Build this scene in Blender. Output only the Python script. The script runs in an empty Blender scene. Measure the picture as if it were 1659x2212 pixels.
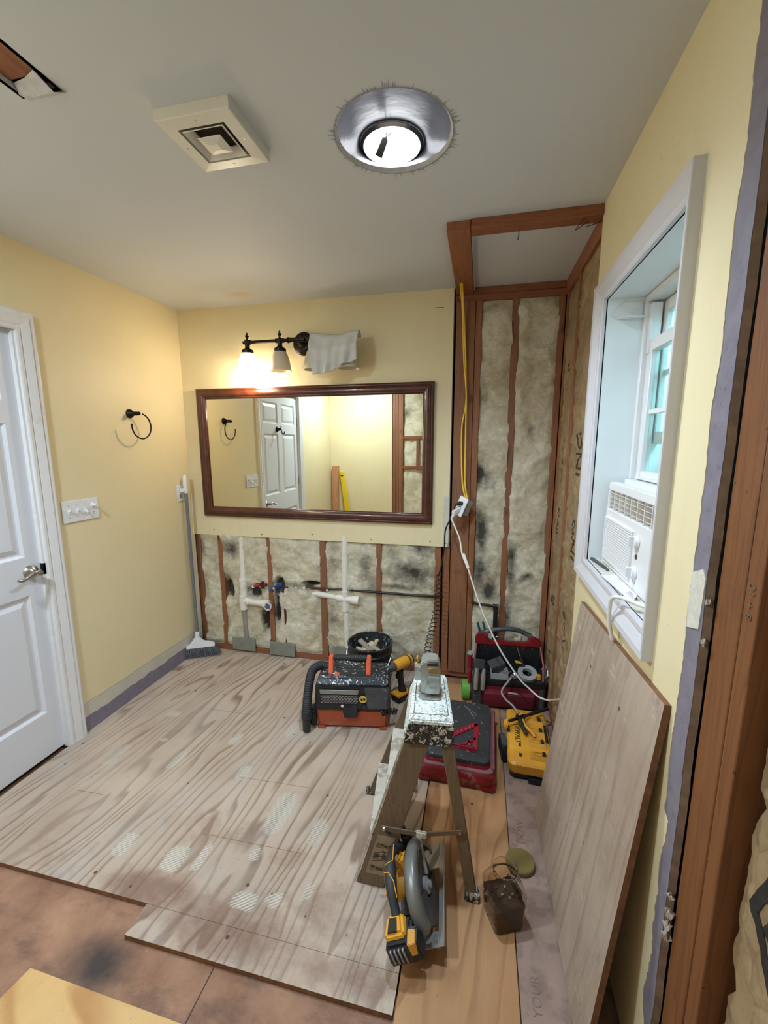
import bpy, bmesh, math, random
from mathutils import Vector, Matrix, noise as mnoise
random.seed(7)
PI = math.pi
sc = bpy.context.scene
COL = sc.collection

# ------------------------------------------------------------ camera, world, exposure, lights
cam_data = bpy.data.cameras.new('camera')
cam = bpy.data.objects.new('camera', cam_data)
COL.objects.link(cam)
yaw, pitch, roll, FPX = .2237, -.1642, -.0021, 911.08
cf = Vector((-math.sin(yaw)*math.cos(pitch), math.cos(yaw)*math.cos(pitch), math.sin(pitch)))
crt = Vector((math.cos(yaw), math.sin(yaw), 0)); cup = crt.cross(cf)
cR = math.cos(roll)*crt + math.sin(roll)*cup; cU = -math.sin(roll)*crt + math.cos(roll)*cup
cam.matrix_world = Matrix(((cR.x, cU.x, -cf.x, 2.0407), (cR.y, cU.y, -cf.y, -2.6541), (cR.z, cU.z, -cf.z, 1.5586), (0, 0, 0, 1)))
cam_data.sensor_fit = 'VERTICAL'; cam_data.sensor_height = 24; cam_data.lens = 24*FPX/2212
cam_data.clip_start = .02
sc.camera = cam

w = bpy.data.worlds.new('sky'); sc.world = w; w.use_nodes = True
bg = w.node_tree.nodes['Background']
bg.inputs[0].default_value = (.58, .92, 1.0, 1); bg.inputs[1].default_value = 1.2
sc.view_settings.view_transform = 'Standard'; sc.view_settings.look = 'None'
sc.view_settings.gamma = 1; sc.view_settings.use_curve_mapping = False
sc.view_settings.exposure = -.04

DISC_E = 4.5        # glowing lens of the ceiling lamp
DISC_W = 108        # its light, thrown downwards
SHADE_E = 10       # lit glass shade
BULB_W = 9
# daylight entering by the window (sky light helped by an area light standing outside the glass)
ld = bpy.data.lights.new('window_daylight', 'AREA'); ld.shape = 'RECTANGLE'; ld.size = .7; ld.size_y = 1.0
ld.energy = 100; ld.color = (.42, .84, 1.0)
lo = bpy.data.objects.new('window_daylight', ld); COL.objects.link(lo)
lo.location = (3.05, -2.35, 2.35)
lo.rotation_euler = (Vector((2.56, -1.0, 1.65))-lo.location).to_track_quat('-Z', 'Y').to_euler()
# fill light added behind the camera, stands for no known lamp
ld2 = bpy.data.lights.new('rear_fill_light', 'AREA'); ld2.shape = 'DISK'; ld2.size = .22
ld2.energy = 46; ld2.color = (.66, .82, 1)
lo2 = bpy.data.objects.new('rear_fill_light', ld2); COL.objects.link(lo2)
lo2.location = (.55, -2.35, 2.425)

# the round ceiling lamp in view
ld3 = bpy.data.lights.new('ceiling_lamp_beam', 'SPOT'); ld3.spot_size = math.radians(140); ld3.spot_blend = 1.0; ld3.shadow_soft_size = .045
ld3.energy = DISC_W; ld3.color = (.65, .82, 1)
lo3 = bpy.data.objects.new('ceiling_lamp_beam', ld3); COL.objects.link(lo3)
lo3.location = (1.765, -1.28, 2.428)

# ------------------------------------------------------------ node helper
class NT:
    def __init__(s, name):
        s.m = bpy.data.materials.new(name); s.m.use_nodes = True
        s.t = s.m.node_tree; s.L = s.t.links; s.b = s.t.nodes['Principled BSDF']
    def n(s, typ, ins=None, **props):
        nd = s.t.nodes.new('ShaderNode'+typ)
        for k, v in props.items(): setattr(nd, k, v)
        for k, v in (ins or {}).items(): s.put(nd.inputs[k], v)
        return nd
    def put(s, sock, v):
        if isinstance(v, bpy.types.NodeSocket): s.L.new(v, sock)
        else: sock.default_value = v
    def pos(s): return s.n('NewGeometry').outputs['Position']
    def obj(s): return s.n('TexCoord').outputs['Object']
    def vec(s, v, scale=(1, 1, 1), loc=(0, 0, 0), rot=(0, 0, 0)):
        return s.n('Mapping', {'Vector': v, 'Scale': scale, 'Location': loc, 'Rotation': rot}).outputs[0]
    def noise(s, v, scale=5, detail=4, rough=.55, dist=0):
        return s.n('TexNoise', {'Vector': v, 'Scale': scale, 'Detail': detail, 'Roughness': rough, 'Distortion': dist}).outputs['Fac']
    def math(s, op, a, b=0, c=0, clamp=False):
        nd = s.n('Math', {0: a, 1: b, 2: c}, operation=op, use_clamp=clamp); return nd.outputs[0]
    def mix(s, f, a, b):
        nd = s.n('Mix', data_type='RGBA'); s.put(nd.inputs['Factor'], f)
        s.put(nd.inputs[6], c4(a)); s.put(nd.inputs[7], c4(b)); return nd.outputs[2]
    def ramp(s, f, stops):
        nd = s.n('ValToRGB', {'Fac': f}); cr = nd.color_ramp
        while len(cr.elements) < len(stops): cr.elements.new(.5)
        for e, (p, c) in zip(cr.elements, stops): e.position = p; e.color = c4(c)
        return nd.outputs[0]
    def step(s, f, a, b):
        nd = s.n('MapRange', {'Value': f, 'From Min': a, 'From Max': b}); nd.clamp = True; return nd.outputs[0]
    def attr(s, name): return s.n('Attribute', attribute_name=name).outputs['Fac']
    def bump(s, h, strength=.3, dist=.002):
        return s.n('Bump', {'Height': h, 'Strength': strength, 'Distance': dist}).outputs[0]
    def out(s, col=None, rough=None, nrm=None, metal=None, **kw):
        if col is not None: s.put(s.b.inputs['Base Color'], c4(col))
        if rough is not None: s.put(s.b.inputs['Roughness'], rough)
        if nrm is not None: s.put(s.b.inputs['Normal'], nrm)
        if metal is not None: s.put(s.b.inputs['Metallic'], metal)
        for k, v in kw.items(): s.put(s.b.inputs[k.replace('_', ' ')], v)
        return s.m
def c4(c):
    if isinstance(c, (tuple, list)) and len(c) == 3: return (*c, 1)
    return c
def S(r, g, b):  # 0-255 sRGB to linear
    return tuple(((x/255+.055)/1.055)**2.4 if x > 10 else x/255/12.92 for x in (r, g, b))

def plain(name, col, rough=.5, metal=0, var=.12, scale=14, bump=0, bscale=60, dirt=None, **kw):
    t = NT(name); p = t.obj()
    f = t.noise(p, scale, 5)
    c = t.mix(t.step(f, .3, .7), tuple(x*(1-var) for x in col), tuple(min(1, x*(1+var)) for x in col))
    if dirt: c = t.mix(t.math('MULTIPLY', t.step(t.noise(p, dirt[1], 6, .65), dirt[2], dirt[2]+.09), dirt[3]), c, dirt[0])
    n = t.bump(t.noise(p, bscale, 3), bump, .002) if bump else None
    return t.out(c, rough, n, metal, **kw)

def paint_wall():
    t = NT('yellow_wall_paint'); p = t.pos()
    f = t.noise(p, 1.3, 4); c = t.mix(t.step(f, .3, .7), S(226, 210, 168), S(231, 216, 176))
    d = t.noise(t.vec(p, (1, 1, 1)), 38, 2)
    c = t.mix(t.math('MULTIPLY', t.step(d, .76, .8), .35), c, S(120, 95, 60))
    fs = t.noise(t.vec(p, (7, 7, 1.6)), 2.2, 5)
    c = t.mix(t.math('MULTIPLY', t.step(fs, .55, .75), .12), c, S(196, 178, 130))
    return t.out(c, t.math('ADD', .42, t.math('MULTIPLY', f, .12)), t.bump(t.noise(p, 260, 2), .12, .0008))
def paint_left():
    t = NT('yellow_wall_paint_with_bare_base'); p = t.pos()
    xyz = t.n('SeparateXYZ', {0: p}); z = xyz.outputs[2]; y = xyz.outputs[1]
    f = t.noise(p, 1.3, 4); yel = t.mix(t.step(f, .3, .7), S(226, 210, 168), S(231, 216, 176))
    e = t.noise(p, 9, 6, .7)
    z1 = t.math('ADD', z, t.math('MULTIPLY', e, .03)); z2 = t.math('ADD', z, t.math('MULTIPLY', t.noise(p, 4, 6, .7), .07))
    grey = t.mix(t.noise(p, 12, 5), S(190, 184, 170), S(214, 208, 190))
    c = t.mix(t.step(z1, .176, .18), grey, yel)
    corner = t.math('MULTIPLY', t.step(y, -.17, -.02), t.step(t.math('ADD', z, t.math('MULTIPLY', e, .5)), .62, .4))
    c = t.mix(t.math('MULTIPLY', corner, .6), c, S(200, 195, 175))
    purple = t.mix(t.noise(p, 20, 5), S(112, 104, 122), S(142, 134, 148))
    c = t.mix(t.step(z2, .123, .128), purple, c)
    return t.out(c, .5, t.bump(t.step(z1, .176, .18), .6, .002))
def ceiling_mat():
    t = NT('ceiling_paint'); p = t.pos()
    f = t.noise(p, 1.1, 3); c = t.mix(t.step(f, .3, .7), S(202, 204, 207), S(209, 211, 213))
    xyz = t.n('SeparateXYZ', {0: p})
    dx = t.math('SUBTRACT', xyz.outputs[0], .586); dy = t.math('ADD', xyz.outputs[1], .19)
    d = t.math('SQRT', t.math('ADD', t.math('MULTIPLY', dx, dx), t.math('MULTIPLY', t.math('MULTIPLY', dy, dy), 3)))
    d = t.math('ADD', d, t.math('MULTIPLY', t.noise(p, 9, 3), .06))
    c = t.mix(t.math('MULTIPLY', t.step(d, .16, .03), .4), c, S(190, 150, 80))
    return t.out(c, .7, t.bump(t.noise(p, 200, 2), .1, .0008))
def wood(name, dark, light, axis=2, scale=1.0, knots=True, rough=.6, dirt=.25, seed=0.0, dirtcol=(.16, .1, .07)):
    t = NT(name); p = t.pos()
    sc_ = [9*scale]*3; sc_[axis] = .55*scale
    f = t.noise(t.vec(p, tuple(sc_), (seed, seed*1.7, seed*.6)), 1.6, 3, .5, .4)
    rings = t.math('FRACT', t.math('MULTIPLY', f, 9))
    sf = [160]*3; sf[axis] = 5
    fib = t.noise(t.vec(p, tuple(sf)), 1, 3)
    c = t.mix(t.ramp(rings, [(0, (.05, .05, .05)), (.6, (.25, .25, .25)), (.9, (.62, .62, .62)), (1, (.05, .05, .05))]), light, dark)
    c = t.mix(t.math('MULTIPLY', fib, .35), c, dark)
    dd = t.noise(p, 4.3, 6, .65)
    c = t.mix(t.math('MULTIPLY', t.step(dd, .5, .72), dirt), c, dirtcol)
    if knots:
        sk = [3.2]*3; sk[axis] = 1.6
        vo = t.n('TexVoronoi', {'Vector': t.vec(p, tuple(sk), (seed+.3, .1, .7)), 'Scale': 1.4}); k = t.step(vo.outputs['Distance'], .09, .04)
        c = t.mix(t.math('MULTIPLY', k, .75), c, tuple(x*.35 for x in dark))
    vo = t.n('TexVoronoi', {'Vector': p, 'Scale': 16}); k = t.step(vo.outputs['Distance'], .055, .035)
    g = t.step(t.n('SeparateColor', {0: vo.outputs['Color']}).outputs[0], .6, .62)
    c = t.mix(t.math('MULTIPLY', t.math('MULTIPLY', k, g), .8), c, (.03, .018, .01))
    return t.out(c, rough, t.bump(fib, .25, .001))

def plywood(name, base, light, dark, grey=.35, angle=.12, stains=True, rings=14, sx=2.6, sy=.42, holes=True, gc=None, rough=.68, swiz=False, lin=0, lamt=1.0):
    """face veneer grain runs along y; contour lines of a stretched noise make the cathedral figure"""
    t = NT(name); p = t.pos()
    if swiz:
        q = t.n('SeparateXYZ', {0: p}); p = t.n('CombineXYZ', {0: q.outputs[1], 1: q.outputs[2], 2: q.outputs[0]}).outputs[0]
    v = t.vec(p, rot=(0, 0, angle))
    f = t.noise(t.vec(v, (sx, sy, 1)), 1.5, 2.5, .45, .25)
    vx_ = t.n('SeparateXYZ', {0: v}).outputs[0]
    r = t.math('FRACT', t.math('ADD', t.math('MULTIPLY', f, rings), t.math('MULTIPLY', vx_, lin)))
    line = t.ramp(r, [(0, (0, 0, 0)), (.6, (.06, .06, .06)), (.84, (.95, .95, .95)), (.92, (.95, .95, .95)), (1, (0, 0, 0))])
    gate = t.step(t.noise(t.vec(p, (1.2, .8, 1)), 1.7, 3), .36, .6)
    fib = t.noise(t.vec(v, (150, 4, 1)), 1, 4)
    blot = t.noise(p, 2.1, 5, .6)
    c = t.mix(t.step(blot, .35, .65), base, light)
    c = t.mix(t.math('MULTIPLY', line, t.math('ADD', .2*lamt, t.math('MULTIPLY', gate, .6*lamt))), c, dark)
    c = t.mix(t.math('MULTIPLY', fib, .28), c, dark)
    h = t.math('ADD', t.math('MULTIPLY', fib, .3), t.math('MULTIPLY', line, -.8))
    if grey:
        g = t.step(t.noise(t.vec(p, (1.6, 1, 1), (3.1, 1.3, 0)), 2.6, 6, .62), .47, .68)
        c = t.mix(t.math('MULTIPLY', g, grey), c, gc or S(180, 172, 160))
    if swiz:
        bl = t.noise(t.vec(p, (2.5, 1, 1)), 7, 6, .72); c = t.mix(t.math('MULTIPLY', t.step(bl, .5, .72), .4), c, S(126, 106, 90))
        s3 = t.noise(t.vec(p, (26, 5, 1), rot=(0, 0, .35)), 1, 4, .7); c = t.mix(t.math('MULTIPLY', t.step(s3, .6, .7), .35), c, S(104, 84, 70))
        s4 = t.noise(t.vec(p, (9, 30, 1), rot=(0, 0, .2)), 1, 4, .7); c = t.mix(t.math('MULTIPLY', t.step(s4, .62, .7), .4), c, S(208, 196, 180))
    if stains:
        g = t.attr('stain'); nz = t.noise(p, 7, 6, .7)
        k = t.step(t.math('ADD', g, t.math('MULTIPLY', t.math('SUBTRACT', nz, .5), 1.3)), .35, .8)
        c = t.mix(t.math('MULTIPLY', k, t.attr('stain_amount')), c, S(118, 82, 66))
        # trowel combed remains of white mortar
        g = t.attr('mortar'); nz = t.noise(p, 16, 5, .7)
        w1 = t.n('TexWave', {'Vector': t.vec(p, rot=(0, 0, .9)), 'Scale': 32, 'Distortion': 1.6}, bands_direction='X').outputs['Fac']
        k = t.step(t.math('ADD', g, t.math('MULTIPLY', t.math('SUBTRACT', nz, .5), 1.1)), .55, .7)
        k = t.math('MULTIPLY', k, t.step(w1, .1, .75))
        c = t.mix(t.math('MULTIPLY', k, t.attr('mortar_white')), c, S(206, 200, 186))
        c = t.mix(t.math('MULTIPLY', t.math('MULTIPLY', t.step(g, .4, .8), .22), 1), c, S(170, 162, 148))
        h = t.math('ADD', h, t.math('MULTIPLY', k, 1.2))
    if holes:
        vo = t.n('TexVoronoi', {'Vector': p, 'Scale': 9}); k = t.step(vo.outputs['Distance'], .07, .045)
        g = t.step(t.n('SeparateColor', {0: vo.outputs['Color']}).outputs[0], .3, .32)
        k = t.math('MULTIPLY', k, g)
        c = t.mix(t.math('MULTIPLY', k, .85), c, S(52, 34, 26)); h = t.math('ADD', h, t.math('MULTIPLY', k, -2))
        sp = t.noise(p, 48, 4, .65); c = t.mix(t.math('MULTIPLY', t.step(sp, .66, .73), .6), c, S(92, 70, 60))
        sc2 = t.noise(t.vec(p, (90, 14, 1), rot=(0, 0, .5)), 1, 3, .6); c = t.mix(t.math('MULTIPLY', t.step(sc2, .66, .76), .35), c, S(120, 100, 86))
    return t.out(c, rough, t.bump(h, .5, .0016))

def subfloor_mat():
    t = NT('old_brown_subfloor'); p = t.pos()
    a = t.noise(p, 6, 6, .65); c = t.mix(t.step(a, .3, .7), S(122, 84, 62), S(168, 126, 98))
    d = t.noise(t.vec(p, (1, 2.2, 1)), 4, 6, .7); c = t.mix(t.math('MULTIPLY', t.step(d, .5, .7), .7), c, S(84, 62, 52))
    xyz = t.n('SeparateXYZ', {0: p}); dx = t.math('SUBTRACT', xyz.outputs[0], .95); dy = t.math('ADD', xyz.outputs[1], 1.83)
    r = t.math('SQRT', t.math('ADD', t.math('MULTIPLY', dx, dx), t.math('MULTIPLY', t.math('MULTIPLY', dy, dy), 2.2)))
    r = t.math('ADD', r, t.math('MULTIPLY', t.math('SUBTRACT', t.noise(p, 9, 6, .7), .5), .16))
    c = t.mix(t.math('MULTIPLY', t.step(r, .17, .02), .9), c, S(40, 36, 36))
    w_ = t.noise(t.vec(p, (1, 1, 1), (4, 2, 0)), 7, 6, .75)
    c = t.mix(t.math('MULTIPLY', t.step(w_, .66, .7), .8), c, S(200, 186, 172))
    vo = t.n('TexVoronoi', {'Vector': p, 'Scale': 11}); k = t.step(vo.outputs['Distance'], .075, .05)
    c = t.mix(t.math('MULTIPLY', k, .8), c, S(48, 34, 28))
    return t.out(c, .7, t.bump(t.math('ADD', a, t.math('MULTIPLY', t.noise(p, 60, 4), .4)), .5, .004))
def insul_mat():
    t = NT('fibreglass_batt'); p = t.pos()
    a = t.noise(p, 6, 8, .66, 1.4); b = t.noise(p, 46, 6, .75, 1.2)
    c = t.mix(t.step(a, .36, .62), S(214, 199, 164), S(246, 238, 214))
    c = t.mix(t.math('MULTIPLY', t.step(b, .38, .8), .4), c, S(166, 148, 116))
    m = t.attr('mould_hollow'); nz = t.noise(p, 11, 7, .7)
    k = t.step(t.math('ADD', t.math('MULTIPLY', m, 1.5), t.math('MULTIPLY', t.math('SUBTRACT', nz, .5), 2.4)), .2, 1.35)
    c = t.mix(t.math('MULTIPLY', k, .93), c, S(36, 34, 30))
    k2 = t.step(t.noise(t.vec(p, loc=(5, 2, 1)), 4.6, 6, .66), .56, .8)
    c = t.mix(t.math('MULTIPLY', k2, .22), c, S(98, 90, 72))
    return t.out(c, .95, t.bump(t.math('ADD', t.noise(p, 34, 8, .8, .8), t.math('MULTIPLY', b, .4)), .9, .012))
def kraft_mat():
    t = NT('kraft_paper_facing'); p = t.pos()
    a = t.noise(p, 5, 6, .6, .5)
    c = t.mix(t.step(a, .3, .7), S(132, 108, 78), S(168, 142, 106))
    vo = t.n('TexVoronoi', {'Vector': t.vec(p, (1, 6, 3.2)), 'Scale': 2.4}, feature='DISTANCE_TO_EDGE').outputs['Distance']
    c = t.mix(t.math('MULTIPLY', t.step(vo, .03, .0), .3), c, S(110, 84, 56))
    return t.out(c, .5, t.bump(t.math('ADD', t.noise(p, 14, 4, .6, 1.2), t.math('MULTIPLY', t.step(vo, 0, .08), .4)), .6, .006))
def splatter(name, base, amount=.5, scale=26, rough=.42, paint=S(228, 226, 220), top_only=None):
    t = NT(name); p = t.obj()
    a = t.noise(p, scale, 5, .62, 1.3); b = t.noise(p, 5, 3)
    k = t.step(t.math('ADD', a, t.math('MULTIPLY', t.math('SUBTRACT', b, .5), .35)), .68-amount*.25, .70-amount*.25)
    if top_only:
        z = t.n('SeparateXYZ', {0: p}).outputs[2]; k = t.math('MULTIPLY', k, t.step(z, top_only, top_only+.01))
    c = t.mix(t.noise(p, 12, 4), tuple(x*.7 for x in base), tuple(x*1.3 for x in base))
    c = t.mix(k, c, paint)
    return t.out(c, rough, t.bump(k, .3, .001))
def metal(name, col, rough=.3, **kw): return plain(name, col, rough, 1, .08, **kw)
def tool(name, col, rough=.42, d=.35): return plain(name, col, rough, 0, .08, dirt=((.32, .28, .22), 22, .58, d))

MM = dict(
    yellow=paint_wall(), yellow_left=paint_left(), ceil=ceiling_mat(),
    white=plain('white_gloss_trim', S(226, 224, 222), .32, var=.02, scale=6, dirt=(S(170, 165, 150), 9, .62, .3)),
    door=plain('white_door_paint', S(219, 220, 224), .4, var=.015, scale=3, dirt=(S(120, 110, 100), 60, .76, .6)),
    sillw=plain('dirty_white_sill', S(214, 208, 196), .5, var=.05, scale=18, dirt=(S(150, 140, 120), 26, .52, .7)),
    casing=plain('lilac_white_casing', S(204, 200, 202), .4, var=.02, scale=6, dirt=(S(170, 162, 148), 12, .62, .4)),
    jamb=plain('white_jamb', S(226, 230, 230), .4, var=.02, scale=5),
    stud=wood('framing_lumber', S(108, 68, 44), S(148, 98, 66), 2, dirt=.35),
    stud2=wood('framing_lumber_orange', S(118, 74, 46), S(156, 102, 66), 2, seed=2.2, dirt=.3, dirtcol=S(96, 58, 40)),
    studx=wood('framing_lumber_across', S(112, 64, 38), S(150, 92, 60), 0, seed=.7),
    study=wood('framing_lumber_lengthwise', S(120, 70, 42), S(158, 98, 62), 1, seed=1.3),
    studnear=wood('near_post_lumber', S(98, 58, 30), S(134, 84, 46), 2, seed=2.9, dirt=.35, dirtcol=S(80, 46, 28)),
    joist=wood('aged_joist', S(112, 66, 36), S(158, 96, 56), 1, seed=5.3, dirt=.4),
    studpale=wood('fresh_lumber', S(170, 108, 70), S(206, 152, 108), 2, seed=3.1, dirt=.12),
    ply=plywood('old_subfloor_plywood', S(176, 154, 134), S(197, 178, 158), S(112, 84, 64), grey=.45, gc=S(176, 168, 160), rings=8, sx=3.4, sy=.6, lin=19),
    ply_new=plywood('new_pine_plywood', S(170, 124, 80), S(188, 144, 98), S(124, 76, 44), grey=.0, stains=False, sx=3.4, sy=.5, rings=9, angle=.05),
    ply_new2=plywood('new_pine_plywood_offcut', S(204, 162, 100), S(222, 184, 126), S(170, 118, 66), grey=.0, stains=False, sx=.6, sy=2.2, rings=5, angle=.3),
    ply_board=plywood('leaning_board_plywood', S(166, 145, 126), S(186, 167, 148), S(118, 96, 80), grey=.45, gc=S(176, 164, 152), stains=False, sx=3.2, sy=.5, rings=6, swiz=True, angle=-.06, lin=15, lamt=.6),
    subfloor=subfloor_mat(),
    pinkfloor=plain('rosy_subfloor_strip', S(152, 126, 112), .8, var=.14, scale=9, bump=.5, bscale=70, dirt=(S(120, 96, 84), 14, .5, .6)),
    plyedge=plain('plywood_edge', S(120, 80, 50), .8, var=.3, scale=40),
    insul=insul_mat(), kraft=kraft_mat(),
    sheath=plain('dark_sheathing', S(60, 44, 32), .9, var=.2),
    purple=plain('purple_drywall', S(124, 117, 126), .7, var=.12, scale=24, bump=.5, bscale=70, dirt=(S(88, 78, 88), 30, .6, .7)),
    gyp=plain('gypsum_core_dirty', S(120, 96, 76), .9, var=.25, scale=30, bump=.7),
    gypc=plain('gypsum_crumb', S(158, 142, 124), .9, var=.2, scale=80),
    tape=plain('white_mesh_tape', S(206, 200, 184), .8, var=.1, scale=60, bump=.6, bscale=200),
    patch=plain('grey_green_drywall', S(132, 132, 118), .75, var=.12, scale=16, dirt=(S(90, 90, 80), 20, .6, .5)),
    black=plain('black_plastic', (.012, .013, .015), .4, var=.3, dirt=((.2, .18, .15), 26, .62, .4)),
    rubber=plain('black_rubber', (.02, .021, .023), .6, var=.3),
    dgrey=plain('dark_grey_plastic', (.055, .056, .06), .45, var=.2, dirt=((.25, .22, .18), 22, .58, .5)),
    grey=plain('grey_plastic', S(150, 150, 150), .5, var=.1),
    greybox=plain('grey_pvc_box', S(168, 168, 168), .4, var=.06),
    whitep=plain('white_plastic', S(228, 228, 230), .35, var=.02),
    acw=plain('ac_white_plastic', S(226, 223, 220), .4, var=.02, scale=5),
    acdark=plain('ac_inner_dark', S(92, 76, 60), .8),
    aclouv=plain('ac_cream_louvre', S(222, 206, 184), .5, var=.04),
    red=tool('red_plastic', S(126, 20, 28)), redcloth=plain('red_canvas', S(104, 14, 30), .8, var=.2, bump=.4, bscale=200, dirt=((.05, .01, .01), 8, .55, .5)),
    redledge=plain('dusty_red_ledge', S(128, 82, 84), .7, var=.2, scale=20),
    orange=tool('orange_plastic', S(166, 78, 46), .5), orange2=tool('orange_handle_plastic', S(222, 94, 58), .4, .2),
    dy=tool('yellow_tool_plastic', S(220, 156, 44), .42, .15), dyd=tool('dusty_yellow_plastic', S(204, 146, 52), .5, .3),
    green=plain('green_tape', S(96, 160, 60), .5), teal=plain('teal_handle', S(20, 80, 92), .4),
    bronze=metal('oil_rubbed_bronze', (.035, .028, .025), .35), nickel=metal('brushed_nickel', (.42, .38, .34), .28),
    steel=metal('dull_steel', (.5, .5, .5), .35), chrome=plain('worn_silver_plastic', S(170, 176, 172), .28, .55, var=.15, scale=40, dirt=((.2, .19, .17), 30, .56, .5)),
    alum=plain('painted_grey_aluminium', S(176, 174, 168), .35, .6, var=.1, dirt=((.2, .17, .13), 18, .56, .6)),
    guard=plain('dusty_grey_guard', S(118, 118, 112), .36, .35, var=.12, dirt=((.16, .13, .1), 16, .56, .5)),
    brass=metal('brass', (.6, .38, .12), .3),
    pvc=plain('white_pvc_pipe', S(228, 222, 210), .35, var=.04, dirt=(S(150, 130, 100), 16, .6, .4)),
    pvcp=plain('purple_primer', S(96, 84, 130), .4),
    redpex=plain('dark_red_pipe', S(84, 30, 30), .4, var=.2), bluep=plain('blue_valve', S(24, 62, 130), .4), redp=plain('red_valve', S(170, 40, 40), .4),
    ycable=plain('yellow_cable_jacket', S(226, 186, 60), .4, var=.08), wcable=plain('white_cord', S(226, 222, 212), .4, var=.03, dirt=(S(160, 150, 135), 30, .6, .4)),
    gcable=plain('dusty_grey_cord', S(150, 142, 134), .55, var=.1), bcable=plain('black_cord', (.01, .01, .012), .4),
    towel=plain('white_terry_cloth', S(214, 212, 208), .95, var=.04, scale=50, bump=.7, bscale=400),
    broomgrey=plain('broom_grey', S(110, 114, 120), .45, var=.05), bristle=plain('broom_bristles', S(98, 100, 104), .7, var=.35, scale=90),
    paper=plain('white_paper', S(232, 232, 244), .6, var=.01), ink=plain('black_ink', S(58, 46, 34), .6), inkfaint=plain('faded_ink', S(112, 88, 62), .7),
    inkfloor=plain('faded_floor_ink', S(132, 108, 98), .8, var=.2, scale=60),
    inkdk=plain('dark_print', S(38, 36, 34), .6),
    label=plain('worn_paper_label', S(142, 124, 96), .7, var=.12, scale=30, dirt=(S(100, 84, 62), 30, .55, .6)),
    ladw=wood('weathered_ladder_wood', S(84, 67, 50), S(116, 96, 72), 2, scale=1.4, knots=False, dirt=.2),
    ladpale=plain('pale_painted_ladder_tread', S(190, 182, 168), .7, var=.1, scale=40, bump=.5, bscale=80, dirt=(S(120, 106, 86), 30, .5, .6)),
    ladtop=splatter('paint_caked_ladder_top', S(116, 122, 112), .95, 110, .6, S(222, 224, 216)),
    ladfront=splatter('paint_crusted_ladder_front', S(34, 28, 24), .6, 60, .6, S(180, 168, 148)),
    vaclid=splatter('black_lid_with_paint', (.018, .02, .024), .40, 46, .35, S(220, 226, 232)),
    bucketin=splatter('bucket_inside_paint', (.02, .021, .023), .42, 34, .5, S(170, 176, 180)),
    spat=splatter('black_pad_with_specks', (.03, .03, .032), .12, 40, .75, S(150, 145, 140)),
    olive=plain('olive_lid', S(112, 96, 50), .5, var=.06),
    screws=plain('rusty_screws', S(70, 52, 38), .45, .5, var=.4, scale=120),
    screwhead=metal('screw_head_steel', (.7, .68, .62), .3),
    scrap=plain('wood_scraps', S(196, 176, 146), .8, var=.2, scale=20), scrapgrey=plain('grey_scraps', S(140, 132, 120), .8, var=.2, scale=20),
    levely=plain('yellow_level', S(226, 192, 20), .4, var=.04), dirt=plain('soot_fringe', S(150, 148, 150), .9, var=.25, scale=60),
    rimw=plain('cut_gypsum_rim', S(196, 194, 196), .8, var=.1, scale=50), tag=plain('grey_tag', S(90, 84, 76), .6),
    sticker=plain('yellow_sticker', S(214, 178, 60), .5), plaque=plain('silver_plaque', S(140, 138, 132), .35, .4),
    vent=plain('ventcover_cream', S(224, 218, 206), .35, var=.02),
)
t = NT('dark_reflector'); MM['reflector'] = t.out(S(60, 58, 66), .22, t.bump(t.noise(t.obj(), 7, 3), .2, .01), .35)
t = NT('mirror_glass'); MM['mirror'] = t.out(S(226, 224, 208), .0, None, 1)
def mahog():
    t = NT('mahogany_frame'); p = t.pos()
    f = t.noise(t.vec(p, (3, 3, 3)), 6, 5, .6); fib = t.noise(t.vec(p, (8, 90, 90)), 1, 4)
    c = t.mix(t.step(f, .3, .7), S(58, 24, 14), S(96, 46, 26)); c = t.mix(t.math('MULTIPLY', fib, .4), c, S(38, 16, 10))
    return t.out(c, .3, None, Coat_Weight=.3)
MM['mahog'] = mahog()
t = NT('lamp_disc'); MM['disc'] = t.out((1, 1, 1), .5, Emission_Color=(.93, .97, 1, 1), Emission_Strength=DISC_E)
t = NT('lit_glass_shade'); MM['litshade'] = t.out((1, .98, .92), .4, Emission_Color=(1, .86, .62, 1), Emission_Strength=SHADE_E)
t = NT('frosted_glass_shade'); MM['shade'] = t.out(S(232, 222, 200), .35, t.bump(t.noise(t.obj(), 60, 3), .1, .001), Transmission_Weight=.35, Subsurface_Weight=.0)
t = NT('window_glass'); MM['glass'] = t.out((.86, 1, .98), .02, None, Transmission_Weight=1, IOR=1.1)
t = NT('cloudy_jar_plastic'); MM['jar'] = t.out((.93, .88, .82), .05, None, Transmission_Weight=1.0, IOR=1.18)

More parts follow.
